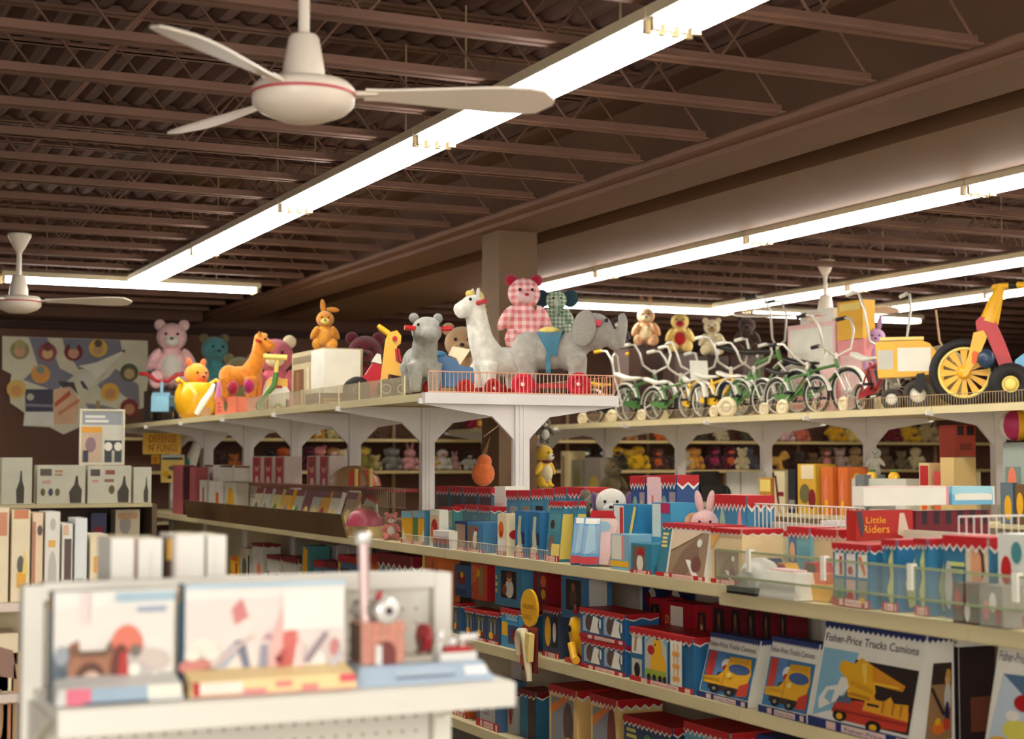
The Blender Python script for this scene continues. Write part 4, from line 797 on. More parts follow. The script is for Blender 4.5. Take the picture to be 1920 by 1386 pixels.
# ---- upper shelf, front row, far to near
row([
 (753, 773, 958, 3.6, .16, 'yellow-windowed slim box, farther of two on the long shelf', 'yel', dict(front=[('R',.1,.1,.9,.75,'yel'),('P',[(.1,.1),(.5,.1),(.15,.5)],'white'),('R',0,.8,1,1,'lblue')], lip=('red',.1))),
 (774, 797, 957, 3.6, .16, 'green and yellow slim box, nearer of two on the long shelf', 'blue', dict(front=[('R',0,.8,1,1,'lblue'),('R',.04,.08,.42,.78,'green'),('R',.46,.08,.98,.78,'yel'),('P',[(.6,.1),(.98,.1),(.98,.5)],'white')], lip=('red',.1))),
 (806, 824, 955, 3.6, .14, 'white box with a red and orange picture beside the green and yellow box', 'white', dict(front=[('R',.05,.1,.95,.85,(222,190,150)),('E',.5,.5,.35,.25,'red'),('E',.3,.4,.2,.15,'org')])),
 (826, 850, 950, 3.66, .16, 'teal box with yellow top picture and red scalloped lid', 'teal', dict(front=[('R',.05,.5,.5,.95,'yel'),('R',.55,.5,.98,.9,(130,150,130)),('R',.1,.1,.9,.45,'lblue')], header=('red',.1,5,'white'))),
 (812, 842, 994, 3.545, .1, 'low red white and blue box lying in front of the teal box', 'white', dict(front=[('R',0,0,1,.3,'dblue'),('R',0,.3,1,.62,'red'),('R',.05,.7,.95,1,(226,220,214))])),
 (853, 874, 977, 3.6, .12, 'blue box with brown window at its left, beside the low striped box', 'dblue', dict(front=pic('tan',.08,.12,.95,.9)[:1], lip=RL)),
 (876, 906, 978, 3.58, .14, 'blue box with a small white figure in a brown window', (64,120,160), dict(front=[('R',.04,.06,.7,.88,(122,94,74)),('E',.5,.4,.13,.26,'cream'),('E',.55,.62,.1,.1,'white'),('E',.6,.76,.12,.06,'red')], lip=RL)),
 (933, 950, 963, 3.6, .14, 'cream box with orange picture and a big red dot beside the rabbit boxes', 'cream', dict(front=[('E',.4,.62,.3,.2,'org'),('R',.05,.1,.95,.4,'white'),('E',.4,.5,.12,.08,'red')], side=[('E',.5,.5,.4,.13,'red')], lip=RL)),
 (966, 984, 958, 3.6, .14, 'tall blue box with pale rabbit print, farther of the pair', (44,108,152), dict(front=[('P',[(.3,.15),(.25,.5),(.4,.9),(.7,.9),(.6,.55),(.85,.15)],(190,190,160)),('R',.7,.3,.98,.55,'navy'),('E',.4,.18,.36,.09,'cream')], lip=('red',.12))),
 (994, 1012, 960, 3.6, .14, 'tall blue box with pale rabbit print, nearer of the pair', (44,108,152), dict(front=[('P',[(.3,.15),(.25,.5),(.4,.9),(.7,.9),(.6,.55),(.85,.15)],(190,190,160)),('R',.7,.3,.98,.55,'navy'),('E',.4,.18,.36,.09,'cream')], lip=('red',.12))),
 (1022, 1048, 940, 3.6, .08, 'teal box with a long yellow side, farther of two', (60,128,146), dict(front=[('R',.1,.5,.9,.8,(80,140,150)),('E',.35,.3,.2,.14,(120,90,80)),('E',.35,.62,.16,.08,'dbrown'),('R',.4,.05,1,.3,'lyel')], side=[('R',.0,.05,1,.8,(222,194,90)),('R',0,.8,1,.9,'blue')], header=('red',.09,5,'white'), lip=RL, slant=.03)),
 (1068, 1076, 940, 3.62, .07, 'thin teal box with a yellow side, nearer of two', (60,128,146), dict(side=[('R',.0,.05,1,.8,(222,194,90)),('R',0,.8,1,.9,'blue')], header=('red',.09,3,'white'), slant=.03)),
 (1150, 1196, 945, 3.72, .16, 'bright blue box with white and red picture and a yellow stick', (46,126,168), dict(front=[('R',.04,.42,.45,.98,(226,222,214)),('R',.28,.45,.42,.95,(196,50,40)),('R',.7,.12,.9,.34,'lblue'),('R',0,0,1,.12,'red'),('P',[(.62,.4),(.72,.4),(.98,.96),(.88,.98)],'lyel')])),
 (1222, 1258, 942, 3.72, .14, 'bright blue box with pink lid panel and yellow stick behind the large white picture box', (66,146,184), dict(front=[('R',.05,.5,.5,.98,(206,220,214)),('R',.5,.85,.98,1,'mag'),('P',[(.1,.1),(.2,.06),(.75,.5),(.65,.56)],'lyel'),('R',.7,.12,.9,.34,'white')])),
 (1145, 1180, 1001, 3.6, .16, 'white and pink box with a yellow base lying under the bright blue box', 'lblue', dict(front=[('R',.06,.3,.6,.98,'white'),('R',.62,.3,.75,.98,'pink'),('R',0,.1,1,.26,'yel')])),
 (1183, 1222, 1018, 3.57, .18, 'teal-sided box with a red and white doll in a brown window', (52,126,150), dict(front=[('R',.1,.06,.7,.92,(122,92,72)),('E',.45,.35,.16,.28,'white'),('E',.5,.72,.17,.12,'red')], lip=('red',.12), side=[('R',.05,.06,.95,.3,(40,104,136))])),
 (1230, 1322, 980, 3.58, .2, 'large white box with a brown kitchen-set picture and teal spine', 'white', dict(front=[('R',0,0,.2,1,(58,120,136)),('L',.03,.55,.17,.85,4,'lyel')]+pic('tan',.24,.02,.97,.86)+[('P',[(.24,.5),(.9,.9),(.24,.9)],(214,190,160))], lip=('red',.08), header=('red',.1,10,'white'), slant=.04)),
 (1334, 1392, 990, 3.58, .2, 'tan box with a white tool picture at the end of the long shelf', (222,196,150), dict(front=pic('tan',.1,.02,.9,.6)+[('P',[(.0,.6),(.4,.98),(0,.98)],(226,170,90))], lip=('red',.08), header=('red',.1,7,'white'))),
], ZA)
# leaning clear bags and packs
def pack(px, yb, X, w, h, lean, yaw, label, bc, fr, cat='package', zb=ZA):
    y = yat(px, X, zb+.1); return carton(label, w, h, .035, (X, y, zb+.01), -pi/2, bc, fr, name='toy_package', cat=cat, tilt=lean, yaw=yaw, wins=((.08,.2,.92,.8),))
pack(1112, 0, 3.62, .2, .27, -.35, .3, 'clear-wrapped pink and white package leaning on the long shelf', (222,190,180), [('R',0,.86,1,1,'red'),('R',.1,.1,.9,.6,'lpink'),('E',.5,.7,.3,.1,'lblue')])
for i, px in enumerate((1086, 1104)):
    pack(px, 0, 3.585, .09, .25, -.5, .9, 'slim blue packet with red base leaning toward the shelf edge, %s' % ('farther one', 'nearer one')[i], (80,140,180), [('R',0,0,1,.16,'red'),('P',[(.2,.2),(.8,.3),(.6,.95),(.3,.9)],'lblue'),('R',.1,.86,.9,.98,'white')])
# plum dome toy, pink piggy
y = yat(690, 3.68, 1.2); t = thing('clear_dome_toy', 'magenta dome-shaped toy package at the far end of the long shelf', 'package', (3.64, y-.04, ZA), -pi/2); t.scale = (.62,)*3
b = MB(); b.lathe([(.2,.12),(.19,.2),(.14,.27),(.06,.31),(.001,.32)], pm('mag', .3), 20); b.build('dome', None, t); b = MB(); b.bx(-.24,.24,-.05,.2,.0,.119, pm((206,180,120))); b.build('tray', None, t)
b = MB(); b.prism([(-.22,.33),(-.1,.42),(.2,.36),(.22,.26),(.1,.325)], .06, .08, pm('lgrey')); b.build('card', None, t)
b = MB(); b.prism([(-.12,.425),(-.1,.46),(.2,.40),(.2,.365)], .055, .085, pm('red')); b.build('card_edge', None, t)
p = Vector((3.66, yat(733, 3.66, 1.2), ZA)); plush('salmon pink plush with white paws on the long shelf beside the yellow boxes', p, face(p), .19, (216,130,120), belly='white', muz='white')
# back rows on the upper shelf
for i, (px0, px1, yt) in enumerate(((818, 842, 912), (844, 868, 913), (870, 896, 914), (898, 922, 915))):
    onshelf(px0, px1, yt, 3.82, ZA, .14, 'dark-windowed toy box with red scalloped top behind the front row, %s of four' % ('first', 'second', 'third', 'fourth')[i], (70,96,110), front=[('R',.1,.12,.9,.84,(78,70,70)),('E',.5,.4,.2,.26,(random.choice([(110,96,80),(70,80,84),(60,60,66)])))], header=('red',.12,4,'lpink'))
for i, (px0, px1, yt) in enumerate(((852, 874, 946), (876, 896, 948), (898, 920, 950))):
    onshelf(px0, px1, yt, 3.72, ZA, .1, 'grey-green toy box in the middle row with red top, %s of three' % ('farthest', 'middle', 'nearest')[i], (92,130,140), front=[('E',.4,.35,.28,.25,(70,60,50)),('R',.6,.1,.95,.8,(110,140,130))], header=('red',.12,4,'white'))
onshelf(926, 948, 912, 3.84, ZA, .12, 'white box with pink marks behind the cream box', 'white', front=[('L',.1,.2,.9,.8,4,'lpink')])
for i, (px0, px1, yt) in enumerate(((950, 972, 920), (974, 996, 920), (998, 1020, 918), (1022, 1040, 917), (1042, 1064, 914), (1068, 1098, 914))):
    onshelf(px0, px1, yt, 3.82, ZA, .14, 'blue picture box with red zigzag lid in the back row, %s from the far end' % ('first', 'second', 'third', 'fourth', 'fifth', 'sixth')[i], (72,130,156), front=fp([('R' and random.choice(['tan', 'dark', 'toy2']), .3, .08, .95, .75)], tx=(.05,.3,.28,.6)), header=('red',.13,4,'lpink'))
for px0, px1, yt, lb in ((1183, 1212, 893, 'dark blue box with cream emblem and red zigzag lid, farther one under the far posts'), (1236, 1270, 891, 'dark blue box with cream emblem and red zigzag lid, nearer one')):
    onshelf(px0, px1, yt, 3.86, ZA, .12, lb, (40,70,120), front=[('E',.3,.6,.2,.18,(120,150,140)),('P',[(.15,.42),(.3,.75),(.45,.42)],'lyel'),('R',.6,.1,.95,.82,(150,130,130)),('E',.75,.5,.12,.24,'skin')], header=('red',.12,5,'white'))
onshelf(1214, 1235, 895, 3.84, ZA, .12, 'narrow pink box standing between the two dark blue emblem boxes', 'lpink', front=[('R',.4,.3,.6,.8,'salmon')])
onshelf(1338, 1402, 928, 3.86, ZA, .14, 'wide blue box with yellow emblem and pink bottle picture near the wire guard', (60,124,160), front=[('P',[(.14,.52),(.28,.92),(.42,.52)],(150,180,150)),('L',.1,.28,.6,.46,2,(190,196,150)),('R',.7,.14,.98,.96,(70,130,170)),('E',.8,.5,.07,.34,'pink'),('R',0,0,1,.12,'lblue')], header=('red',.16,9,'white'))
# dolls and loose plush between them
for px, X, yt, bc, lb, kw in ((1120, 3.88, 922, (120,110,90), 'small drab plush toy with cream face behind the clear-wrapped package', dict(belly='cream')), (1146, 3.88, 914, 'white', 'white and violet soft dog lying above the bright blue box', dict(ears='floppy', earc='purple', name='plush_dog')),
        (1322, 3.82, 936, 'lpink', 'pale pink plush rabbit beside the wide blue emblem box', dict(ears='long', name='plush_rabbit')), (1290, 3.84, 952, (222,170,120), 'peach soft toy peeking behind the large white picture box', dict(ears='round'))):
    p = Vector((X, yat(px, X, 1.2), ZA)); H = (zat(p, yt)-ZA)/(1.05 if kw.get('ears') == 'long' else .91); plush(lb, p, face(p), H, bc, **kw)
# ---- glass-fronted bin contents
ZG = 1.088
row([
 (1562, 1632, 1018, 3.5, .16, 'large blue box with six toy windows behind the glass front', (40,112,148), dict(front=sum([pic(k, x, y, x+.26, y+.36) for k, x, y in (('white2', .05, .5), ('w', .37, .5), ('w', .69, .5), ('g', .05, .07), ('g', .37, .07), ('g', .69, .07))], []) if 0 else
   [('R',x,y,x+.25,y+.37,c) for x, y, c in ((.06,.48,'white'),(.38,.48,(226,214,206)),(.7,.48,'white'),(.06,.06,(120,140,120)),(.38,.06,(206,160,150)),(.7,.06,(140,140,130)))]+[('R',.2,.5,.28,.8,'red'),('E',.5,.58,.07,.07,'red'),('P',[(.72,.8),(.8,.82),(.93,.55),(.88,.5)],'org'),('E',.2,.16,.08,.08,'green'),('E',.5,.16,.1,.08,'red'),('E',.82,.12,.08,.05,'yel')], header=('red',.12,7,'white'), lip=('red',.13))),
 (1655, 1684, 1012, 3.52, .16, 'blue box with yellow swirl print, beside the six-window box', (38,108,150), dict(front=[('P',[(.5,.1),(.3,.3),(.55,.5),(.4,.7),(.7,.9),(.75,.5),(.7,.1)],(190,196,120)),('R',.05,.55,.3,.9,'blue')], side=[('P',[(.3,.05),(.2,.4),(.5,.8),(.7,.7),(.6,.1)],(196,200,130))], header=('red',.11,4,'white'), lip=('red',.12))),
 (1716, 1742, 1010, 3.52, .14, 'second blue box with yellow swirl print behind the glass', (52,118,152), dict(front=[('P',[(.5,.1),(.3,.3),(.55,.5),(.4,.7),(.7,.9),(.75,.5),(.7,.1)],(190,196,120))], side=[('P',[(.4,.05),(.3,.4),(.5,.8),(.8,.7),(.7,.1)],(180,190,130))], header=('red',.11,4,'white'), lip=('red',.12))),
 (1770, 1856, 1004, 3.55, .14, 'wide teal box with a baby photograph and red scalloped lid', (54,110,140), dict(front=pic('baby',.5,.18,1,.98)+[('L',.1,.55,.5,.72,2,(196,200,110)),('E',.12,.4,.09,.3,'lgrey'),('R',.24,.12,.44,.45,'dblue'),('R',.4,0,1,.26,(224,206,166)),('E',.8,.14,.12,.1,'pink')], header=('red',.15,6,'white'))),
 (1872, 1925, 1000, 3.55, .14, 'pale box of assorted rattles cut by the right picture edge', (206,206,196), dict(front=[('E',.3,.6,.2,.16,'red'),('E',.6,.4,.2,.14,'green'),('E',.3,.25,.2,.12,'pink'),('E',.7,.8,.2,.12,'teal'),('R',0,0,1,.12,'salmon')])),
 (1786, 1822, 1092, 3.46, .08, 'low dark box of rattles at the front of the glass bin', (90,70,56), dict(front=[('E',.25,.6,.16,.26,'red'),('E',.55,.5,.12,.3,'dred'),('E',.8,.3,.16,.24,'white')])),
 (1836, 1880, 1096, 3.46, .08, 'low grey box with pink and white toys at the right end of the glass bin', 'grey', dict(front=[('E',.3,.4,.16,.24,'pink'),('E',.6,.6,.16,.24,'white'),('E',.85,.3,.12,.24,'red')])),
 (1478, 1520, 988, 3.78, .14, 'pale teal box with a doll picture at the back of the glass bin', (110,160,166), dict(front=[('R',.05,.1,.4,.9,(80,120,150)),('E',.2,.6,.12,.16,'skin'),('R',.5,.2,.95,.7,(96,150,164))], header=('red',.14,5,'lpink'))),
 (1526, 1572, 992, 3.8, .14, 'tan and orange box at the back of the glass bin', (206,180,140), dict(front=[('R',0,.1,1,.4,'org'),('E',.5,.3,.3,.2,'dbrown')], header=('red',.14,5,'lpink'))),
 (1405, 1450, 994, 3.8, .12, 'cream box with red dots at the back of the bin near the tan tool box', 'cream', dict(front=[('E',.3,.4,.1,.1,'red'),('E',.6,.5,.1,.1,'org')], header=('red',.14,5,'lpink'))),
], ZG)
def toycar(label, px, X, zb, w, body, rz=-pi/2, wh='black', cab='white', shape=None):
    p = Vector((X, yat(px, X, zb+.04), zb)); t = thing('toy_car', label, 'toy car', p, rz); h = w*.5
    b = MB(); b.prism(shape or [(-w/2,h*.2),(-w/2,h*.5),(-w*.3,h*.6),(-w*.2,h),(w*.15,h),(w*.28,h*.6),(w/2,h*.5),(w/2,h*.2)], 0, w*.42, pm(body, .3)); b.build('body_shell', None, t)
    b = MB(); b.prism([(-w*.22,h*.62),(-w*.16,h*.94),(w*.12,h*.94),(w*.2,h*.62)], -.0015, w*.42+.0015, pm(cab, .2)); b.build('side_window', None, t)
    for x in (-.3, .3):
        for y in (.02, .4): wheel(t, (x*w, y*w, h*.22), h*.22, h*.16, wh, cab, 0)
    return t
toycar('blue toy car with black wheels on top of the bin dividers', 1432, 3.7, 1.13, .16, 'dblue', cab='lblue')
toycar('small yellow toy car with dark wheels in the glass bin', 1466, 3.66, 1.13, .14, 'yel', cab='mag')
toycar('red toy truck with dark wheels at the middle of the glass bin', 1520, 3.6, 1.13, .18, 'red', cab='dbrown')
p = Vector((3.52, yat(1425, 3.52, 1.12), ZG)); t = thing('toy_helmet', 'white toy helmet on a dark block inside the glass bin', 'toy helmet', p, 0); b = MB(); b.lathe([(.09,.03),(.088,.07),(.06,.12),(.02,.14),(.001,.141)], pm('lgrey', .3), 18); b.build('dome', None, t); b = MB(); b.bx(-.09,.09,-.1,.1,0,.029, pm('black')); b.build('base', None, t)
p = Vector((3.51, yat(1478, 3.51, 1.12), ZG)); t = thing('toy_basket', 'white wedge-shaped toy tray lying inside the glass bin', 'toy', p, 0); b = MB(); b.box((0,0,.05), (.13,.26,.1), pm('white'), None, (.6,.8)); b.build('tray', None, t); b = MB(); b.box((0,.0,.104), (.06,.16,.008), pm('lpink')); b.build('lid', None, t)
p = Vector((3.53, yat(1528, 3.53, 1.12), ZG)); t = thing('toy_boat', 'mustard yellow toy boat inside the glass bin beside the white tray', 'toy boat', p, -pi/2); b = MB(); b.prism([(-.12,.06),(-.08,.0),(.08,0),(.13,.06)], 0, .1, pm('yel')); b.build('hull', None, t); b = MB(); b.bx(-.04,.04,.02,.08,.0605,.1, pm('org')); b.build('cabin', None, t)
# big boxes above the spine
facing(1618, 1778, 912, 5.02, 1.432, .07, 'long white carton lying across the top of the red boxes', 'white', front=[('R',.0,.94,1,1,'lpink'),('R',.97,0,1,1,'pink')])
facing(1784, 1864, 912, 5.02, 1.432, .07, 'sky blue carton with a white oval label beside the long white carton', (110,176,206), front=[('R',.0,.55,1,1,(160,206,218)),('P',[(.06,.25),(.06,.55),(.2,.62),(.8,.62),(.94,.55),(.94,.25)],'white'),('R',.96,0,1,1,'white')])
facing(1604, 1712, 957, 5.0, 1.3, .06, 'red box with orange-yellow lettering under the long white carton', (172,34,26), front=[('T','Little',.16,.58,.52,.22,'yel'),('T','Riders',.1,.26,.58,.26,(236,170,40)),('P',[(.72,.2),(.76,.9),(.84,.9),(.92,.3),(.84,.1)],(206,180,160)),('P',[(.0,.98),(.05,.4),(.1,.1),(.14,.4),(.1,.98)],(70,60,70))], side=[])
facing(1716, 1856, 957, 5.05, 1.3, .06, 'dark and red striped box under the sky blue carton', (110,24,34), front=[('R',.08+.16*i,.5,.15+.16*i,1,(46,26,34)) for i in range(6)])
# ---- second shelf
PHO = lambda k='photo': [('R',0,0,.26,1,(120,168,190)),('L',.05,.25,.16,.8,5,(180,190,150))]+pic(k,.36,.2,.86,.88)
def gbox(px0, px1, yt, X, zb, lb, bc, fr, **k): return onshelf(px0, px1, yt, X, zb, k.pop('d', .16), lb, bc, front=fr, **k)
row([
 (850, 862, 1130, 3.6, .1, 'slim blue guitar box at the far visible end of the second shelf', (56,92,130), dict(front=pic('guitar',.1,.1,.9,.85), header=('red',.12,3,'white'))),
 (872, 890, 1140, 3.58, .12, 'dark blue box with toy guitars, first of three on the second shelf', (50,80,116), dict(front=pic('guitar',.06,.1,.96,.86), header=('red',.12,4,'white'), lip=RL)),
 (892, 912, 1144, 3.58, .12, 'dark blue box with toy guitars, second of three on the second shelf', (50,80,116), dict(front=pic('guitar',.06,.1,.96,.86), header=('red',.12,4,'white'), lip=RL)),
 (914, 936, 1147, 3.58, .12, 'dark blue box with toy guitars, third of three on the second shelf', (50,80,116), dict(front=pic('guitar',.06,.1,.96,.86), header=('red',.12,4,'white'), lip=RL)),
 (940, 974, 1140, 3.58, .14, 'bright blue box with a small yellow label beside the guitar boxes', (64,140,184), dict(front=[('R',.04,.3,.36,.66,'yel'),('R',.4,.12,.95,.6,(56,66,96)),('R',.3,.72,.9,.86,'lblue'),('E',.7,.35,.16,.14,'dred')], header=('red',.14,5,'white'))),
 (1018, 1050, 1135, 3.6, .14, 'dark box with yellow toys between the price sign and the yellow telephone', (60,70,90), dict(front=[('E',.3,.5,.18,.3,'yel'),('R',.5,.2,.9,.8,(40,40,46)),('E',.7,.5,.1,.2,'lgrey')], header=('red',.12,5,'lpink'), lip=RL)),
 (1182, 1300, 1175, 3.56, .2, 'big blue box with a yellow duck picture and white ladder panel', (38,100,140), dict(front=pic('ladder',.03,.52,.2,.94)[:1]+[('P',[(.06,.56),(.1,.56),(.13,.92),(.09,.92)],'tan')]+[('R',.03,.08,.2,.42,'lgrey'),('E',.12,.22,.05,.14,'black')]+pic('duck',.25,.06,.62,.95)+pic('ladder',.68,.1,.86,.9), header=('red',.13,12,'white'), lip=('red',.1))),
], ZB)
# two stacked twin-window boxes (each pair on the other)
hb = (onX(1090, 1140, 3.57).z-ZB)/2
for k, (px0, px1) in enumerate(((1090, 1172), (1088, 1172))):
    onshelf(px0, px1, 0, 3.57, ZB+k*(hb+.003), .18, '%s of two stacked blue boxes, each showing two white toy dogs' % ('lower', 'upper')[k], (44,100,150), h=hb, front=pic('white',.04,.16,.5,.82)+pic('white',.53,.16,.98,.82), header=('red',.18,9,'white'), lip=('red',.14))
# upper layer standing on the lower boxes
zu = onX(905, 1128, 3.6).z
row([
 (853, 878, 1058, 3.62, .12, 'blue and dark red box at the far end of the upper layer', (60,90,130), dict(front=[('E',.5,.6,.36,.2,(130,30,30)),('E',.55,.7,.12,.1,'yel'),('R',.1,.05,.9,.25,'dblue')])),
 (884, 914, 1056, 3.62, .12, 'orange and red box with a tall guitar picture', (196,76,40), dict(front=[('P',[(.5,.1),(.45,.6),(.55,.95),(.75,.9),(.7,.1)],(150,130,80)),('E',.4,.75,.16,.12,'yel'),('P',[(0,.4),(.0,.98),(.4,.9),(.3,.5)],(206,110,60))], side=[('R',.0,.0,.5,1,'red')])),
 (928, 978, 1058, 3.6, .14, 'sky blue box with a dark photograph window of a seated child', (72,136,172), dict(front=pic('photo',.24,.2,.82,.88)+[('L',.04,.3,.14,.8,3,'lyel')])),
 (1000, 1028, 1064, 3.64, .12, 'deep red box with yellow toy picture beside the seated child box', (140,18,28), dict(front=[('R',.3,.3,.5,.9,(90,70,80)),('E',.7,.7,.2,.14,'org'),('E',.7,.4,.16,.12,'yel')], side=[('R',.6,.0,.8,1,(150,30,40))])),
 (1052, 1100, 1076, 3.6, .14, 'blue box with a dark photograph window and white side card', (60,110,150), dict(front=pic('dark',.2,.2,.8,.9), side=[('R',.1,.2,.8,.95,'lgrey')])),
], zu)
# red boxes behind the duck box
zr = ZB
row([
 (1218, 1240, 1124, 3.78, .12, 'red box with a small animal photograph behind the blue duck box', (160,24,34), dict(front=pic('dark',.1,.3,.9,.92), h=onX(1220, 1120, 3.78).z-ZB)),
 (1245, 1302, 1126, 3.76, .12, 'red box with gold lettering and a blank white price card', (158,12,30), dict(front=[('T','Play',.04,.62,.4,.2,(226,130,30)),('T','Family',.6,.5,.98,.2,(226,130,30)),('R',.24,.42,.66,.95,(232,222,206))])),
 (1306, 1326, 1133, 3.78, .12, 'red box showing two brown figures next to the price card box', (150,24,34), dict(front=pic('photo',.08,.3,.92,.9))),
], zr)
for i, (px0, px1) in enumerate(((1336, 1362), (1368, 1392), (1398, 1420), (1428, 1448), (1460, 1478))):
    onshelf(px0, px1, 1130+i*2, 3.8, ZB, .1, 'dark red box with a shadowed figure picture, %s of five in the back row' % ('first', 'second', 'third', 'fourth', 'fifth')[i], (110,22,30), front=pic('dark',.12,.42,.9,.94))
for px0, px1, yt, lb, bc in ((1205, 1242, 1092, 'dim blue and white box at the back above the red boxes', 'dblue'), (1246, 1290, 1096, 'navy box with a white figure at the back above the red boxes', 'navy')):
    onshelf(px0, px1, yt, 3.93, ZB, .04, lb, bc, front=[('E',.5,.85,.2,.1,'white'),('E',.3,.8,.16,.1,'dred')])
# truck boxes
TRH, TRL = ((40,52,104), .08, 20, None), ((36,52,110), .09)
def truckbox(px0, px1, yt, X, d, lb, k, s, txt='Fisher-Price Trucks Camions', bc='white', side=True, pict=(.02,.1,.98,.74)):
    return onshelf(px0, px1, yt, X, ZB, d, lb, bc, front=pic(k, *pict)+[('T', txt, .04, .81, .97, .075, (44,46,78))], side=[('R',.1,.05,.1,.05,'white')]+(pic('child',.32,.06,.92,.74) if side else []), header=TRH, lip=TRL, slant=s)
truckbox(1308, 1402, 1182, 3.57, .13, 'white truck box with yellow mixer picture, first of two on the second shelf', 'mixer', .07, side=False)
truckbox(1423, 1512, 1190, 3.57, .13, 'white truck box with yellow mixer picture, second of two on the second shelf', 'mixer', .07, side=False)
truckbox(1516, 1704, 1158, 3.56, .2, 'largest truck box with a yellow digger on a red truck', 'digger', .09)
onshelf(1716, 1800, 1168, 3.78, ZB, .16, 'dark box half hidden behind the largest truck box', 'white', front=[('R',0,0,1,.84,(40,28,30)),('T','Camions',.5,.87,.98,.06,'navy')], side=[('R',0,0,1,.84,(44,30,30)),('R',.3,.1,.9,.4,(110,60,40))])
truckbox(1838, 1985, 1186, 3.57, .16, 'truck box with a colourful loader picture at the right picture edge', 'loader', .09, 'Fisher-Price Trucks Camions', side=False)
# price sign stand and hanging display
p = Vector((3.545, yat(1000, 3.545, .7), ZB)); s_ = sz(p, 1)*1.0; t = thing('price_sign', 'yellow oval sign on a dark red stand with a cream hook in front', 'sign', (3.52, p.y, ZB-.02), -pi/2)
b = MB(); b.bx(-.085, .085, 0, .012, -.06, .155, pm((110,24,24))); b.prism([(-.085,.155),(-.075,.17),(.085,.17),(.085,.155)], 0, .012, pm((150,40,30))); b.build('stand', None, t)
b = MB(); b.prism([(.095*cos(a*pi/12), .262+.095*sin(a*pi/12)) for a in range(24)], -.002, .012, pm('yel')); b.build('oval_panel', None, t)
m = MB(); tri_prints(m, [('T','HELMAC',.12,.47,.88,.12,(150,84,20)),('L',.2,.22,.8,.34,2,(206,140,30))], lambda u, v, e: (-.095+.19*u, -.002-e, .168+.19*v)); m.build('lettering', None, t)
b = MB(); b.tube([(-.08,-.015,.02),(-.085,-.02,.1),(-.06,-.02,.135),(-.02,-.02,.14),(.0,-.02,.1),(.03,-.02,-.02),(.05,-.02,-.1)], [.02,.022,.024,.024,.022,.02,.014], pm('cream', .3), 10); b.build('hook_handle', None, t, 'cream hooked handle')
b = MB(); b.box((.045,-.02,.07), (.05,.03,.14), pm((236,212,130), .3), RotM(0,.12,0)); b.build('grip_block', None, t)
b = MB(); b.box((-.045,-.012,.03), (.045,.012,.12), pm((190,84,60))); b.build('backing_card', None, t)
p = Vector((3.56, yat(1066, 3.56, .7), ZB)); t = thing('toy_telephone', 'red and yellow bell-shaped toy pack beside the twin-window boxes', 'toy', p, -pi/2)
b = MB(); b.lathe([(.001,.0),(.03,.02),(.075,.09),(.085,.15),(.07,.2),(.04,.215),(.001,.216)], pm('yel', .3), 20, TM((0,.09,.02))); b.build('bell', None, t)
b = MB(); b.lathe([(.06,.24),(.05,.3),(.03,.31),(.001,.311)], pm((190,20,40), .3), 16, TM((0,.09,.0))); b.build('cap', None, t); b = MB(); b.box((0,.1,.012), (.16,.16,.022), pm('red')); b.build('base', None, t)
sph('dial', t, (.0, .005, .17), (.018,.006,.018), pm('black'))
b = MB(); b.tube([(.03,.0,.1),(.08,-.01,.04),(.12,-.02,.03)], .02, pm('yel'), 8); b.build('receiver', None, t)
# ---- bottom shelf
row([
 (850, 876, 1302, 3.6, .14, 'orange toy box at the far end of the bottom shelf', (200,100,40), dict(front=[('P',[(.1,.2),(.3,.9),(.9,.9),(.8,.3)],(190,80,36)),('E',.5,.7,.16,.1,'brown'),('E',.7,.3,.16,.14,'cream')], lip=('red',.2))),
 (894, 936, 1300, 3.57, .16, 'slate blue box with a large grey sketch panel on the bottom shelf', (70,104,140), dict(front=pic('grey',.16,.1,.84,.98), lip=('red',.16), h=.26)),
 (952, 964, 1296, 3.62, .16, 'white round-topped box with picture beside the slate blue box', 'lgrey', dict(front=[('E',.5,.6,.4,.3,'grey'),('E',.5,.4,.2,.2,'red')], header=('dred',.1,3,'white'))),
 (975, 1006, 1290, 3.64, .14, 'blue and brown box with a red roof beside the big red-roofed boxes', (60,120,156), dict(front=[('R',.5,.0,1,.9,(70,56,50)),('R',.1,.1,.4,.8,'blue')], header=('dred',.14,4,'white'))),
 (1030, 1082, 1282, 3.57, .24, 'tall cream-framed box with red scalloped roof and orange banner, farther of two', (228,190,120), dict(front=[('R',.08,.0,.9,.84,(134,136,140)),('P',[(.08,.56),(.08,.7),(.6,.9),(.84,.9)],(214,120,50)),('E',.7,.5,.18,.3,(90,66,56)),('E',.72,.2,.18,.1,'yel')], header=('red',.12,7,'white'))),
 (1108, 1158, 1300, 3.57, .24, 'tall cream-framed box with red scalloped roof and orange banner, nearer of two', (228,190,120), dict(front=[('R',.08,.0,.9,.84,(134,136,140)),('P',[(.08,.56),(.08,.7),(.6,.9),(.84,.9)],(214,120,50)),('E',.8,.5,.16,.4,(110,50,40)),('E',.72,.2,.18,.1,'yel')], header=('red',.12,7,'white'))),
 (1170, 1262, 1340, 3.57, .2, 'dark blue box with yellow lettering and red scalloped lid at the bottom edge', (40,60,96), dict(front=[('L',.06,.5,.36,.86,4,(190,180,90)),('E',.5,.6,.1,.2,'green'),('R',.7,.2,.96,.7,'white')], header=('red',.12,11,'white'))),
 (1284, 1372, 1352, 3.57, .2, 'light teal box with red scalloped lid at the bottom edge', (96,160,180), dict(front=[('R',.1,.2,.2,.8,'brown'),('R',.3,.2,.6,.8,(190,190,170))], header=('red',.12,10,'white'))),
], ZC)
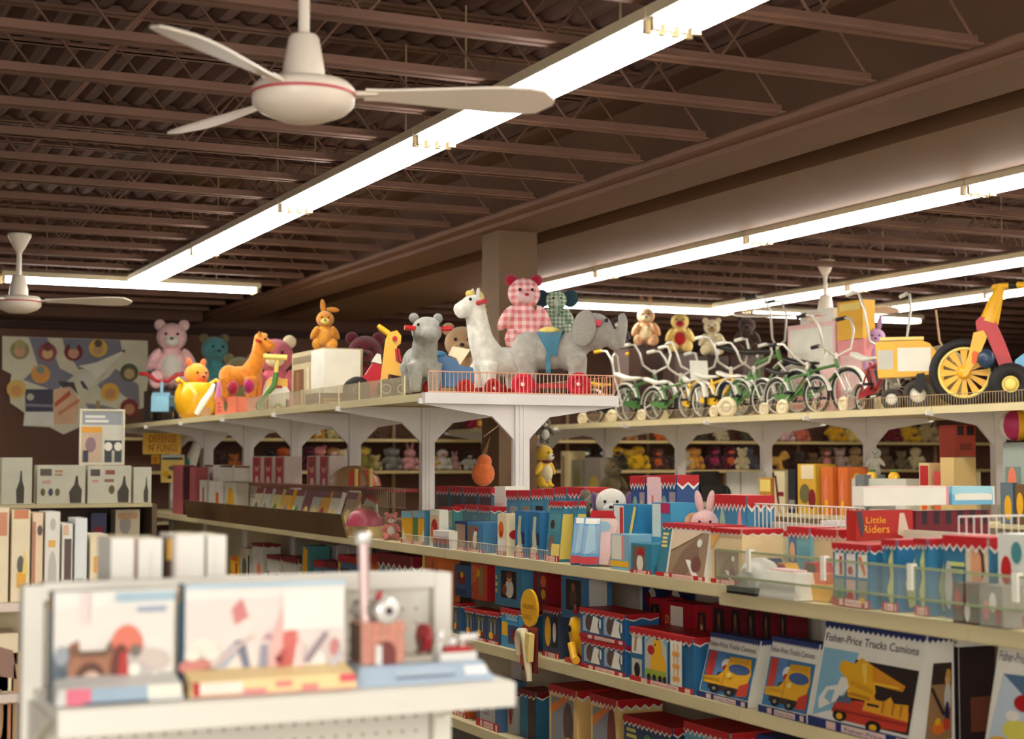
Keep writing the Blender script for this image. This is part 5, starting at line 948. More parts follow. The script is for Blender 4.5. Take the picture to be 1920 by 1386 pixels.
o = onshelf(1398, 1520, 1372, 3.57, ZC, .18, 'white truck box with navy zigzag lid cut off by the bottom edge', 'white', front=pic('loader',.02,.1,.98,.74)+[('T','Fisher-Price Trucks Camions',.04,.81,.97,.075,(44,46,78))], header=TRH, slant=.06)
# ============================================================= far end of the long unit: bins, ledge and its boxes
b = MB(); b.bx(3.76, 3.985, 9.99, 15.8, 1.40, 1.42); b.build('ledge', pm((150,40,40)), g1, 'narrow red-edged ledge above the back panels')
for a, c in zip(far[1:4], far[2:5]):
    b = MB(); b.add([(3.44,a+.01,1.105),(3.40,a+.01,1.26),(3.415,a+.01,1.26),(3.455,a+.01,1.105),(3.44,c-.01,1.105),(3.40,c-.01,1.26),(3.415,c-.01,1.26),(3.455,c-.01,1.105)], [(0,1,2,3),(7,6,5,4),(0,4,5,1),(1,5,6,2),(2,6,7,3),(3,7,4,0)]); b.build('bin_front', mat((112,86,54), .4, 0, 60, 0, .1, 3), g1, 'brown hardboard bin front')
b = MB(); wires(b, (3.74, 9.7, 1.3), (3.74, 14.2, 1.3), .13, .035, .0025); stuff(b.build('wire_guard', mat((170,140,116), .4, 0, 60, .2, .03), g1))
b = MB(); b.add([(3.42,9.99,1.26),(3.44,9.99,1.105),(3.74,9.99,1.105),(3.74,9.99,1.42)], [(0,1,2,3)]); b.build('bin_end', clear((190,176,130), .86), g1, 'clear bin end')
for i, (px, c, yt) in enumerate(((470, (206,190,160), 925), (486, (196,196,180), 928), (505, (214,196,120), 930), (524, 'yel', 928), (545, 'lgrey', 935), (562, 'dred', 938), (577, (190,190,170), 935), (592, 'yel', 938), (612, 'white', 945), (640, 'tan', 948))):
    y = yat(px, 3.58, 1.2); carton('small bagged toy in the brown-fronted bin, %s from the far end' % ['first', 'second', 'third', 'fourth', 'fifth', 'sixth', 'seventh', 'eighth', 'ninth', 'tenth'][i], .2, .3, .03, (3.58, y, 1.105), -pi/2, c, [('E',.5,.4,.3,.2,random.choice(['red','lyel','grey','green'])),('R',0,.84,1,1,'dred')], name='toy_package', cat='package', tilt=-.3)
def ledge(px0, px1, yt, lb, bc, fr, d=.14, **k): return onshelf(px0, px1, yt, 3.79, 1.422, d, lb, bc, front=fr, **k)
for i, (a, c, yt) in enumerate(((473, 491, 856), (494, 512, 856), (515, 534, 856))): ledge(a, c, yt, 'rose pink doll box on the ledge, %s of the group of three' % ('farthest', 'middle', 'nearest')[i], (206,190,180), pic('doll',.08,.04,.88,.96))
for i, (a, c, yt) in enumerate(((576, 596, 855), (599, 618, 855))): ledge(a, c, yt, 'rose pink doll box beside the second white post, %s of a pair' % ('farther', 'nearer')[i], (214,200,190), pic('doll',.06,.02,.84,.97))
for i, (a, c, yt) in enumerate(((384, 400, 872), (412, 436, 873), (440, 468, 874))): ledge(a, c, yt, 'white shoebox-like carton on the ledge with red edge, %s from the far end' % ('first', 'second', 'third')[i], 'white', [('R',0,.9,1,1,'dred')])
row([(374, 388, 900, 3.6, .1, 'white card pack with red and yellow sticks, farthest on the long shelf', 'lgrey', dict(front=[('R',.4,.3,.6,.8,'red'),('R',.3,.1,.5,.4,'yel')])),
 (391, 418, 902, 3.6, .1, 'white card pack with an orange stripe, second on the far shelf', (206,200,186), dict(front=[('R',.5,.3,.7,.7,'org'),('R',0,0,1,.06,'red')])),
 (421, 444, 905, 3.6, .1, 'white card pack with a yellow oval, third on the far shelf', (196,190,170), dict(front=[('E',.5,.55,.26,.34,'yel'),('E',.35,.3,.25,.1,'red')])),
 (450, 468, 912, 3.75, .1, 'white card pack standing behind the brown bin front', (200,196,180), dict(front=[('E',.5,.5,.2,.2,'tan')])),
 (324, 340, 872, 3.6, .12, 'tall dusty pink panel box at the far end of the long unit', (186,96,100), dict(side=[('R',.1,.05,.9,.95,(190,100,104))])),
 (343, 352, 874, 3.6, .12, 'tall dark maroon panel box between two pink ones', (66,26,36), {}),
 (355, 366, 876, 3.6, .12, 'tall narrow pink panel box beside the dark maroon one', (170,84,88), {})], ZA)
y = yat(664, 3.86, 1.5); S = sz((3.86, y), 1); t = thing('toy_tent', 'tan and red domed toy tent with yellow posts on the ledge', 'toy tent', (3.86, y, 1.422)); t.scale = (S,)*3
b = MB(); b.lathe([(50,2),(46,16),(34,30),(18,38),(.1,40)], pm('tan'), 24); b.build('dome', None, t)
for k in range(3): b = MB(); a0 = -1.9+k*.75; b.add([(r*cos(a0+s), r*sin(a0+s), z) for r, z in ((50.6,2),(46.8,16.6),(35,31)) for s in (-.22, 0, .22)], [(3*i+j,3*i+j+1,3*i+j+4,3*i+j+3) for i in range(2) for j in range(2)], pm((206,80,60)), True); b.build('panel', None, t)
for x in (-14, 14): b = MB(); b.tube([(x,-52,0),(x,-52,34)], 4, pm('lyel'), 8); b.build('post', None, t)
# second shelf, far part
for px0, px1, yt, bc, fr, lb, hd in (
 (432, 446, 1042, 'yel', [('R',.1,.8,.9,.98,'org'),('R',.7,.1,.95,.7,'red')], 'yellow and orange box at the far left of the second shelf', None),
 (449, 468, 1026, (196,186,160), [('E',.5,.4,.24,.3,'olive'),('R',.85,.05,1,.8,'dblue')], 'cream box with a dark blue edge on the second shelf', None),
 (473, 494, 1018, 'lgrey', [('E',.6,.35,.18,.2,'salmon')], 'grey-white box with red lid edge on the second shelf', ('dred',.08,4,None)),
 (501, 527, 1040, (200,196,184), [('E',.7,.3,.14,.16,'dred'),('R',.05,.05,.15,.5,'brown')], 'white box with a dark red spot, farther of two on the second shelf', ('dred',.14,5,None)),
 (531, 560, 1043, (200,196,184), [('E',.75,.35,.14,.16,'dred')], 'white box with a dark red spot, nearer of two on the second shelf', ('dred',.18,5,None)),
 (566, 584, 1022, 'teal', [('P',[(0,.3),(.2,.98),(.6,.9),(.6,.5)],'yel'),('P',[(.1,.0),(.4,.4),(.9,.3),(.9,0)],'dblue'),('P',[(.1,.3),(.5,.5),(.3,.1)],'white')], 'teal box with a yellow wedge print on the second shelf', None),
 (588, 608, 1050, (90,130,150), [('E',.3,.4,.2,.3,'olive'),('E',.7,.4,.2,.3,'yel')], 'low blue toy box with red lid on the second shelf, beside the yellow wedge box', ('red',.2,4,None)),
 (612, 630, 1052, (80,120,150), [('E',.5,.4,.3,.3,'lblue')], 'second low blue toy box with red lid on the second shelf', ('dred',.2,4,None)),
 (634, 672, 1040, (70,110,140), [('R',.1,.5,.6,.75,'dblue'),('R',.2,.25,.9,.45,'org'),('R',0,.1,.12,.9,'yel')], 'blue and orange box partly behind the toy chimney', ('red',.16,5,None)),
 (692, 706, 1038, (200,110,50), [('E',.5,.4,.3,.2,'yel')], 'orange and yellow box just behind the toy chimney', ('red',.2,3,None)),
 (710, 772, 1036, (80,140,160), [('P',[(.5,.2),(.8,.6),(.9,.55),(.65,.15)],'salmon'),('E',.3,.4,.14,.2,'teal')], 'wide blue box with a dark red scalloped lid on the second shelf', ('dred',.22,6,'white')),
 (792, 822, 1036, (206,110,50), [('P',[(.5,.05),(.45,.7),(.7,.95),(.8,.3)],(170,70,40)),('R',0,0,.16,1,'lyel')], 'orange box with a cream edge near the dark shelf underside', None)):
    onshelf(px0, px1, yt, 3.6, ZB, .14, lb, bc, front=fr, **(dict(header=hd) if hd else {}))
for i, (a, c) in enumerate(((590, 608), (613, 630), (634, 650), (654, 668))): onshelf(a, c, 1020, 3.78, ZB, .12, 'plain white box in the back row of the second shelf, %s of four' % ('farthest', 'second', 'third', 'nearest')[i], (206,200,192), front=[('R',.3,.1,.36,.9,(180,170,170))])
t = thing('brown_rack', 'drab brown display rack standing past the far end of the long unit', 'display rack', (3.5, 17.75, 0), face((3.5,17.75)))
for x in (-.24, .24): b = MB(); b.bx(x-.02, x+.02, -.14, .14, 0, 1.45); b.build('side_panel', pm((96,78,62)), t)
b = MB(); b.bx(-.219, .219, -.12, .12, .8, 1.4); b.build('panel', pm((124,110,84)), t); b = MB(); b.bx(-.27, .27, -.16, .16, 1.4505, 1.48); b.build('top', pm((100,82,62)), t)
# hanging yellow sign and the picture card under it
def card(label, x0, x1, y0, y1, Y, bc, pr, name='sign', cat='sign', th=.015, border=None):
    a, c = onY(x0, y1, Y), onY(x1, y0, Y); w, h = c.x-a.x, c.z-a.z; t = thing(name, label, cat, ((a.x+c.x)/2, Y, a.z))
    b = MB(); b.bx(-w/2, w/2, 0, th, 0, h, pm(bc)); b.build('board', None, t)
    m = MB(); tri_prints(m, pr, lambda u, v, e: (-w/2+u*w, -e, v*h)); m.build('front_print', None, t)
    if border:
        m = MB(); q = .03*h
        for r in ((-w/2,-w/2+q,0,h),(w/2-q,w/2,0,h),(-w/2+q,w/2-q,0,q),(-w/2+q,w/2-q,h-q,h)): m.bx(r[0], r[1], -.012, -.0005, r[2], r[3], pm(border))
        m.build('frame', None, t)
    return t
card('yellow sign with orange capital lettering hanging at the end of the top shelf', 268, 340, 812, 852, 16.85, (252,208,90), [('T','DEFENSE',.14,.56,.88,.34,(200,56,24)),('T',"N' FUNGS",.14,.14,.9,.34,(206,64,28))])
card('yellow picture card with dark blue heading below the orange-lettered sign', 302, 346, 853, 905, 16.8, (238,206,110), [('R',.02,.9,.96,1,(200,206,196)),('R',.04,.82,.92,.9,(60,70,80)),('E',.6,.52,.3,.1,'olive'),('E',.35,.2,.1,.07,'dbrown'),('E',.2,.3,.14,.12,'yel')], cat='card')
card('small yellow tab sign left of the yellow picture card', 284, 300, 853, 870, 16.9, (240,186,60), [('L',.1,.2,.9,.8,2,'org')])
p = Vector((3.45, 16.9, 1.5)); p.x = xat(362, 16.9, 1.6); s_ = sz(p, 1); t = thing('pointed_toy', 'white pointed plush toy with teal and yellow patches by the yellow picture card', 'soft toy', (p.x, p.y, zat(p, 905)))
b = MB(); b.tube([(-s_*4,0,0),(-s_*8,0,s_*26),(0,0,s_*50),(s_*10,0,s_*78),(s_*14,0,s_*88)], [s_*9,s_*12,s_*11,s_*8,s_*2], plush_m(col('white')), 12); b.build('body', None, t)
b = MB(); b.ell((-s_*12,-s_*4,s_*32), (s_*8,s_*8,s_*16)); b.build('wing', plush_m(col('teal')), t); b = MB(); b.ell((-s_*2,-s_*6,s_*14), (s_*8,s_*8,s_*9)); b.build('patch', plush_m(col('lyel')), t)
# poster on the back wall
PY = 18.56
def wp(x, y): q = onY(x/4.62, 600+y/4.62, PY); return (q.x, q.z)
out = [wp(*q) for q in ((20,140),(1280,180),(1285,520),(1250,760),(1090,800),(1080,930),(690,930),(550,992),(430,930),(200,918),(212,806),(150,760),(90,720),(78,600),(100,470),(20,430))]
ox, oz = out[0]; w_, h_ = out[1][0]-ox, oz-out[7][1]
t = thing('wall_poster', 'large map-shaped poster with round portraits and a white airplane on the back wall', 'poster', (ox, PY, oz))
b = MB(); b.prism([(x-ox, z-oz) for x, z in out], 0, .008, pm((214,206,176))); b.build('sheet', None, t)
pr = []
P_ = lambda pts, c: pr.append(('P', [wp(*q) for q in pts], c)); E_ = lambda x, y, r, c: pr.append(('E', wp(x,y)[0], wp(x,y)[1], r/4.62/FPX*18.3, r/4.62/FPX*18.3, c))
P_([(250,150),(410,155),(520,420),(640,480),(480,620),(200,520),(330,400)], (122,118,132)); P_([(540,160),(1040,175),(1060,280),(900,420),(680,430),(560,240)], (122,118,132)); P_([(1000,420),(1200,560),(1210,760),(1050,640),(940,500)], (126,122,130)); P_([(840,560),(960,480),(1000,560),(900,640)], (130,124,134)); P_([(740,720),(900,740),(1080,790),(1070,900),(760,770)], (132,128,128))
P_([(680,400),(830,370),(1060,270),(1090,262),(940,400),(830,510),(790,560),(690,520),(790,450)], (226,220,200)); P_([(680,470),(800,450),(830,540),(740,620),(670,540)], (216,210,190)); P_([(880,470),(950,430),(830,590)], (196,190,172)); P_([(1050,262),(1092,256),(1070,290)], 'dred'); P_([(690,530),(720,530),(770,610),(720,590)], (60,54,50)); P_([(500,530),(640,540),(700,720),(560,620)], (66,58,54)); P_([(600,570),(740,720),(700,740)], 'cream')
P_([(215,600),(460,600),(460,795),(220,795)], (58,54,74)); P_([(215,725),(460,735),(460,755),(215,750)], (130,126,136)); E_(262, 668, 30, (196,190,170)); P_([(215,800),(465,800),(465,915),(205,915)], (226,222,210)); P_([(465,600),(600,580),(680,710),(660,900),(465,905)], (222,178,140)); P_([(470,720),(600,610),(615,650),(475,760)], (190,84,50)); P_([(500,800),(680,680),(690,710),(510,830)], (206,130,90))
for x, y, c, f in ((170,262,(150,140,84),'skin'),(410,280,(150,70,70),(220,180,120)),(635,278,'dred',(206,150,120)),(848,244,(222,178,60),(196,150,96)),(350,470,(222,160,60),(226,150,70)),(1118,456,(84,84,56),(190,160,110)),(952,626,(222,170,60),(196,140,80)),(1118,762,(130,40,36),(190,130,90)),(140,600,(220,180,80),(214,150,80))): E_(x, y, 80, c); E_(x, y+12, 46, f)
E_(350, 432, 34, (130,140,130)); E_(635, 222, 34, (110,120,130)); E_(848, 205, 34, (90,70,50)); E_(410, 232, 40, (120,50,50)); E_(170, 215, 44, (176,160,100))
m = MB(); tri_prints(m, pr, lambda u, v, e: (u-ox, -e, v-oz)); m.build('front_print', None, t)
# counter unit under the poster
CY = 13.5; cx0, cx1 = xat(-60, CY, 1.26), xat(283, CY, 1.26)
t = thing('shelving_unit', 'brown low shelving unit with game boxes below the wall poster', 'shelving', (0,0,0))
for z in (.1, .55, .95, 1.258):
    b = MB(); b.bx(cx0, cx1, CY-.05, CY+.4, z-.03, z); b.build('shelf', SHELF, t)
for x in (cx0-.02, cx1+.0205): b = MB(); b.bx(x-.02, x+.0195, CY-.05, CY+.4, 0, 1.25 if x > 2 else 1.25); b.build('side_panel', pm((110,90,70)), t)
b = MB(); b.bx(cx0, cx1, CY+.4005, CY+.415, .07, 1.25); b.build('back_panel', pm('dbrown'), t)
FIG = lambda x: [('P',[(x-.12,.02),(x-.14,.3),(x-.03,.5),(x,.72),(x+.04,.72),(x+.06,.5),(x+.13,.35),(x+.12,.02)],(74,66,56))]
for a, c, yt, lb, fr in ((2, 60, 858, 'pale game box with a dark figure, nearest the left picture edge', FIG(.62)), (69, 160, 872, 'wide pale game box with dark title bar and figure, second from the left', [('R',.06,.72,.3,.9,(96,90,80)),('L',.36,.72,.56,.9,2,'tan'),('E',.12,.3,.05,.1,'olive'),('E',.28,.3,.05,.1,(70,70,90)),('E',.42,.3,.05,.1,'olive'),('R',.1,.52,.28,.6,(206,160,150))]+FIG(.8)),
   (164, 246, 873, 'wide pale game box with dark title bar, third from the left', [('R',.06,.72,.28,.9,(90,84,76)),('R',.4,.76,.62,.88,(150,90,80)),('R',.38,.56,.6,.64,(150,110,90)),('E',.55,.36,.07,.12,'olive'),('R',.1,.56,.24,.62,(206,150,150))]+FIG(.82)),
   (250, 284, 876, 'narrow pale game box with a dark figure, rightmost on the brown unit', FIG(.7))):
    facing(a, c, yt, CY, 1.26, .16, lb, (206,204,184), front=fr)
facing(216, 262, 956, CY, .98-.03+.0, .2, 'grey-beige game box on the lower level of the brown shelving unit', (190,176,150), front=[('E',.4,.5,.24,.3,'grey'),('R',.1,.7,.9,.9,'tan')])
facing(170, 200, 962, CY, .95, .2, 'dark blue game box in shadow on the lower level', (54,56,84), front=[('R',.2,.2,.8,.5,'dred')])
fs_ = card('framed display board with orange and black picture panels above the game boxes', 148, 234, 768, 872, 13.9, (206,204,190), [('R',.06,.72,.94,.95,(150,156,160)),('L',.12,.76,.86,.92,2,(226,224,214)),('R',.04,.05,.5,.68,(200,176,150)),('R',.04,.58,.5,.68,(226,160,50)),('E',.25,.36,.12,.14,(150,120,130)),('R',.08,.05,.2,.26,(66,64,84)),('R',.56,.05,.94,.44,(70,72,74)),('E',.64,.33,.09,.08,'white'),('E',.86,.33,.09,.08,'white'),('R',.72,.05,.78,.26,'lgrey')], name='display_board', cat='display board', border=(226,220,196))
b = MB(); b.bx(-.02, .02, .02, .04, -.6, .3); b.build('prop', pm('tan'), fs_)
# bright boxes on the near left unit
LY = 6.0; lx0, lx1 = xat(-70, LY, 1.1), xat(212, LY, 1.1)
t = thing('shelving_unit', 'pale shelving unit with bright boxes behind the foreground display at left', 'shelving', (0,0,0))
for z in (.1, .48, .78, 1.1):
    b = MB(); b.bx(lx0, lx1, LY-.06, LY+.36, z-.03, z); b.build('shelf', mat((222,204,190), .5, 0, 60, 0, .05, 2), t)
for x in (lx0-.021, lx1+.001): b = MB(); b.bx(x, x+.02, LY-.06, LY+.36, 0, 1.1); b.build('side_panel', pm('lgrey'), t)
b = MB(); b.bx(lx0, lx1, LY+.3605, LY+.375, 0.07, 1.1); b.build('back_panel', pm('cream'), t)
CR = (232,216,180)
for a, c, yt, lb, bc, fr in ((-16, 16, 952, 'cream box with orange top band at the left picture edge', CR, [('R',.3,.7,.9,.95,(206,140,110))]),
  (20, 56, 956, 'cream box with a yellow and dark picture low on its front', CR, [('R',.1,.9,.9,1,(206,130,90)),('E',.5,.4,.2,.1,(96,96,90)),('R',.3,.15,.8,.32,(226,170,60)),('P',[(.6,.3),(.9,.3),(.7,.6)],'lyel')]),
  (59, 80, 962, 'cream box with rust red edge and a dark corner picture', (232,206,170), [('R',0,.2,.3,.9,(186,130,104)),('E',.7,.8,.26,.06,(96,84,76))]),
  (83, 112, 960, 'white box with grey smudged picture and orange strip', 'white', [('E',.5,.3,.3,.26,'lgrey'),('R',.2,.6,.7,.68,(230,176,90)),('E',.5,.86,.2,.07,'lgrey')]),
  (115, 136, 982, 'white box with a tall dark brown panel', 'white', [('R',.2,.26,.9,.8,(96,78,72)),('R',.1,.85,.6,.98,(222,180,150))]),
  (139, 163, 972, 'plain pale blue-white box taller than its neighbours', (222,226,222), [('L',.1,.1,.9,.3,2,'lgrey')]),
  (168, 202, 1002, 'cream box with an orange picture beside the white book sets', CR, [('R',.2,.4,.8,.66,(226,166,80)),('R',.5,.75,.8,.86,(232,190,110)),('P',[(.2,.2),(.8,.05),(.8,.12),(.2,.28)],(230,186,110))])):
    facing(a, c, yt, LY, 1.1, .16, lb, bc, front=fr)
for a, c, yt, z, lb, bc, fr in ((-14, 34, 1188, .782, 'brown and cream box on the middle shelf at the left edge', CR, [('P',[(0,.3),(.1,.8),(.8,.7),(.98,.2)],(150,116,100))]), (18, 60, 1222, .482, 'orange box low at the left picture edge', (226,160,80), [('R',.1,.1,.3,.9,'tan')]), (-16, 14, 1222, .482, 'cream low box at the left picture edge', CR, [('E',.5,.5,.2,.2,'tan')]), (-16, 56, 1318, .102, 'rust orange carton at the bottom left corner', (190,130,90), [('L',.1,.3,.9,.8,3,(150,96,66))])):
    facing(a, c, yt, LY, z, .2, lb, bc, front=fr)
# ============================================================= foreground: book sets, kits and the toy steam engine
for a, c, yt, lb, fr in ((205, 253, 1009, 'white book set with a rusty spine line, leftmost of the four white sets', [('R',.94,0,1,1,(196,140,120))]), (256, 304, 1010, 'white book set beside the one with the rusty spine line', [('R',.5,.1,.53,.9,'lgrey')]),
    (326, 383, 1003, 'wide white book set right of the brown gap', [('R',0,0,.06,1,(226,206,200))]), (386, 424, 1004, 'white book set at the right end of the row', [('R',.4,.05,.43,.95,(206,196,196))])):
    facing(a, c, yt, 3.58, FZ, .16, lb, (232,228,218), front=fr, topc='cream')
facing(309, 322, 1011, 3.62, FZ, .1, 'thin dark brown book with an orange top between white sets', (70,48,38), front=[('R',0,.84,1,1,(226,170,70)),('R',0,.3,.4,.84,'brown')])
def kit(label, px0, px1, yt, k, bc, sidec, tray, w2):
    Y = 3.2; x0, x1 = xat(px0, Y, FZ+.1), xat(px1, Y, FZ+.1); w = x1-x0; h = onY((px0+px1)/2, yt, Y).z-FZ; t = thing('construction_kit_box', label, 'kit box', ((x0+x1)/2, Y, FZ))
    b = MB(); b.bx(-w/2, w/2, 0, .06, 0, h, pm(bc)); b.build('carton', None, t)
    m = MB(); tri_prints(m, pic(k, 0, .0, 1, .86), lambda u, v, e: (-w/2+u*w, -e, v*h)); m.build('front_print', None, t)
    m = MB(); tri_prints(m, [('R',0,0,1,1,sidec),('R',.0,.82,.5,.98,(196,150,90))], lambda u, v, e: (-w/2-e, .06-.06*u, v*h)); m.build('side_print', None, t)
    b = MB(); b.add([(-w/2-.006,-.07,.004),(w/2+.004,-.07,.004),(w/2,-.001,.004),(-w/2,-.001,.004),(-w/2,-.066,.034),(w/2,-.066,.034),(w/2,-.001,.05),(-w/2,-.001,.05)], [(3,2,1,0),(4,5,6,7),(0,1,5,4),(1,2,6,5),(2,3,7,6),(3,0,4,7)], pm(tray[0])); b.build('tray', None, t)
    m = MB(); tri_prints(m, tray[1], lambda u, v, e: (-w/2+u*w, -.07-e+.004*v, .004+.03*v)); m.build('tray_print', None, t)
    m = MB(); tri_prints(m, w2, lambda u, v, e: (-w/2+u*w, -.0005-e-.004, v*h)); m.build('heading_print', None, t)
kit('pale kit box with a brown steam engine picture, left on the foreground shelf', 100, 326, 1108, 'steam', (226,224,216), (110,120,126), ((206,206,200), [('R',.06,0,.26,1,(214,110,130)),('R',.26,.0,.72,1,(150,170,186)),('R',.72,.3,1,1,(228,224,206)),('R',.2,0,.72,.16,(96,100,120))]), [('R',.5,.9,1,.98,(160,184,196)),('L',.68,.8,.98,.88,1,(150,160,180)),('R',.22,.7,.28,1.0,(226,204,200))])
kit('pale kit box with pink and grey crane picture and blue spine, beside the steam engine', 347, 646, 1092, 'kit', (230,226,216), (72,122,150), ((232,206,150), [('R',.0,.0,.04,1,'red'),('R',.04,.2,.3,.9,'white'),('R',.3,0,.44,.4,(214,130,130)),('R',.5,.4,.6,.8,(214,130,120)),('R',.66,.1,.76,.5,(214,130,120)),('R',.9,.5,1,1,(214,90,100)),('R',0,0,1,.12,(222,160,150))]), [('R',.0,.96,1,1,(176,200,214)),('R',.6,.55,.99,.92,(232,230,222))])
# toy steam engine on its tray
EYf = 3.15; ex0, ex1 = xat(662, EYf, FZ), xat(928, EYf, FZ); w = ex1-ex0; ecx = (ex0+ex1)/2
t = thing('steam_engine_tray', 'light blue display tray under the toy steam engine', 'tray', (ecx, EYf, FZ))
LB = pm((160,178,196), .4); b = MB(); b.add([(-w/2,0,.001),(w/2,0,.001),(w/2,.16,.001),(-w/2,.16,.001),(-w/2+.022,.018,.04),(w/2-.022,.018,.04),(w/2-.022,.15,.04),(-w/2+.022,.15,.04)], [(3,2,1,0),(4,5,6,7),(0,1,5,4),(1,2,6,5),(2,3,7,6),(3,0,4,7)], LB); b.build('tray', None, t)
m = MB(); tri_prints(m, [('R',.3,.3,.72,.42,(104,112,128)),('R',.3,.5,.72,.8,(170,186,200)),('R',.79,.35,.95,.8,(232,232,228))], lambda u, v, e: (-w/2+u*w, .018*v-e, .001+.039*v)); m.build('front_print', None, t)
zt = FZ+.0405; s_ = 3.3/FPX; X_ = lambda px: xat(px, 3.23, 1.2)
t = thing('toy_steam_engine', 'toy stationary steam engine with tall chimney, copper brick base and white boiler end', 'toy engine', (X_(705), 3.23, zt)); o_ = X_(705)
COP = mat((206,150,130), .35, .1, 60, .35, .08, 20); CHR = mat((226,224,218), .2, 0, 60, .3, .02); DK = mat((84,60,50), .5)
b = MB(); b.bx(-.044, .052, -.03, .04, 0, .088, COP); b.build('firebox', None, t)
b = MB(); b.bx(-.0445, -.0441, -.028, .038, .004, .084, DK); b.build('firebox_side', None, t, 'dark brown side plate')
for i in range(5):
    for j in range(4):
        b = MB(); x = -.04+.0185*i+(.004 if j % 2 else 0); b.bx(x, x+.0165, -.0322, -.0301, .004+.021*j, .022+.021*j, mat((206+6*(i % 2),146,126), .45, .1, 80, .2)); b.build('brick', None, t)
b = MB(); b.prism([(-.012,.0),(-.012,.03),(-.004,.044),(.01,.048),(.024,.044),(.032,.03),(.032,0)], -.0342, -.0325, mat((120,60,56), .5)); b.build('arch_opening', None, t)
b = MB(); b.bx(-.014,.0,-.038,-.0345,.0,.04,CHR); b.build('door', None, t)
b = MB(); b.tube([(-.022,.0,.088),(-.026,.0,.13),(-.03,.0,.262)], [.0135,.0115,.0115], mat((206,180,176), .25, 0, 60, .3), 16); b.build('chimney', None, t)
b = MB(); b.lathe([(.0118,.25),(.017,.254),(.0175,.272),(.015,.277),(.001,.278)], CHR, 18, TM((-.03,0,0))); b.build('chimney_cap', None, t)
b = MB(); b.tube([(-.034,.03,.112),(.012,-.026,.112)], .022, mat((150,146,136), .3, 0, 60, .4), 18); b.build('boiler', None, t)
M = Matrix.Translation((.013,-.034,.112)) @ Vector((.05,-1,0)).to_track_quat('Z','Y').to_matrix().to_4x4()
b = MB(); b.lathe([(.001,.008),(.02,.008),(.028,.003),(.028,-.006),(.001,-.006)], CHR, 24, M); b.build('boiler_end', None, t)
b = MB(); b.lathe([(.001,.011),(.008,.011),(.0085,.0085),(.001,.0085)], mat((54,40,48), .4), 16, M); b.build('gauge', None, t)
b = MB(); b.tube([(.0,0,.13),(.01,0,.15)], .006, pm('red'), 8); b.build('whistle', None, t)
b = MB(); b.bx(.0525, .12, -.025, .03, 0, .012, mat((176,166,150), .4)); b.build('bed_plate', None, t)
fx = X_(795)-o_; b = MB(); b.lathe([(.001,-.006),(.012,-.006),(.026,-.005),(.031,-.008),(.031,.008),(.026,.005),(.012,.006),(.001,.006)], pm((150,26,34), .3), 24, TM((fx,0,.047), 0, pi/2, 0)); b.build('flywheel', None, t)
for dx in (-.012, .012): b = MB(); b.tube([(fx+dx,.0,.0125),(fx+dx,.0,.05)], .004, DK, 8); b.build('bearing_post', None, t)
t = thing('toy_machine', 'small white and red accessory machine with white knobs beside the red flywheel', 'toy machine', (X_(845), 3.21, zt))
b = MB(); b.bx(-.042,.042,-.025,.025,0,.018,CHR); b.build('base', None, t); b = MB(); b.bx(-.024,.034,-.018,.018,.0185,.028,pm('red')); b.build('deck', None, t)
for x, z in ((-.032,.052),(.02,.045),(-.004,.038)): b = MB(); b.ell((x,0,z), .011); b.tube([(x,0,.02),(x,0,z)], .004, None, 8); b.build('knob', CHR, t)
b = MB(); b.tube([(.02,0,.045),(.052,0,.047)], .008, CHR, 10); b.build('roller', None, t)
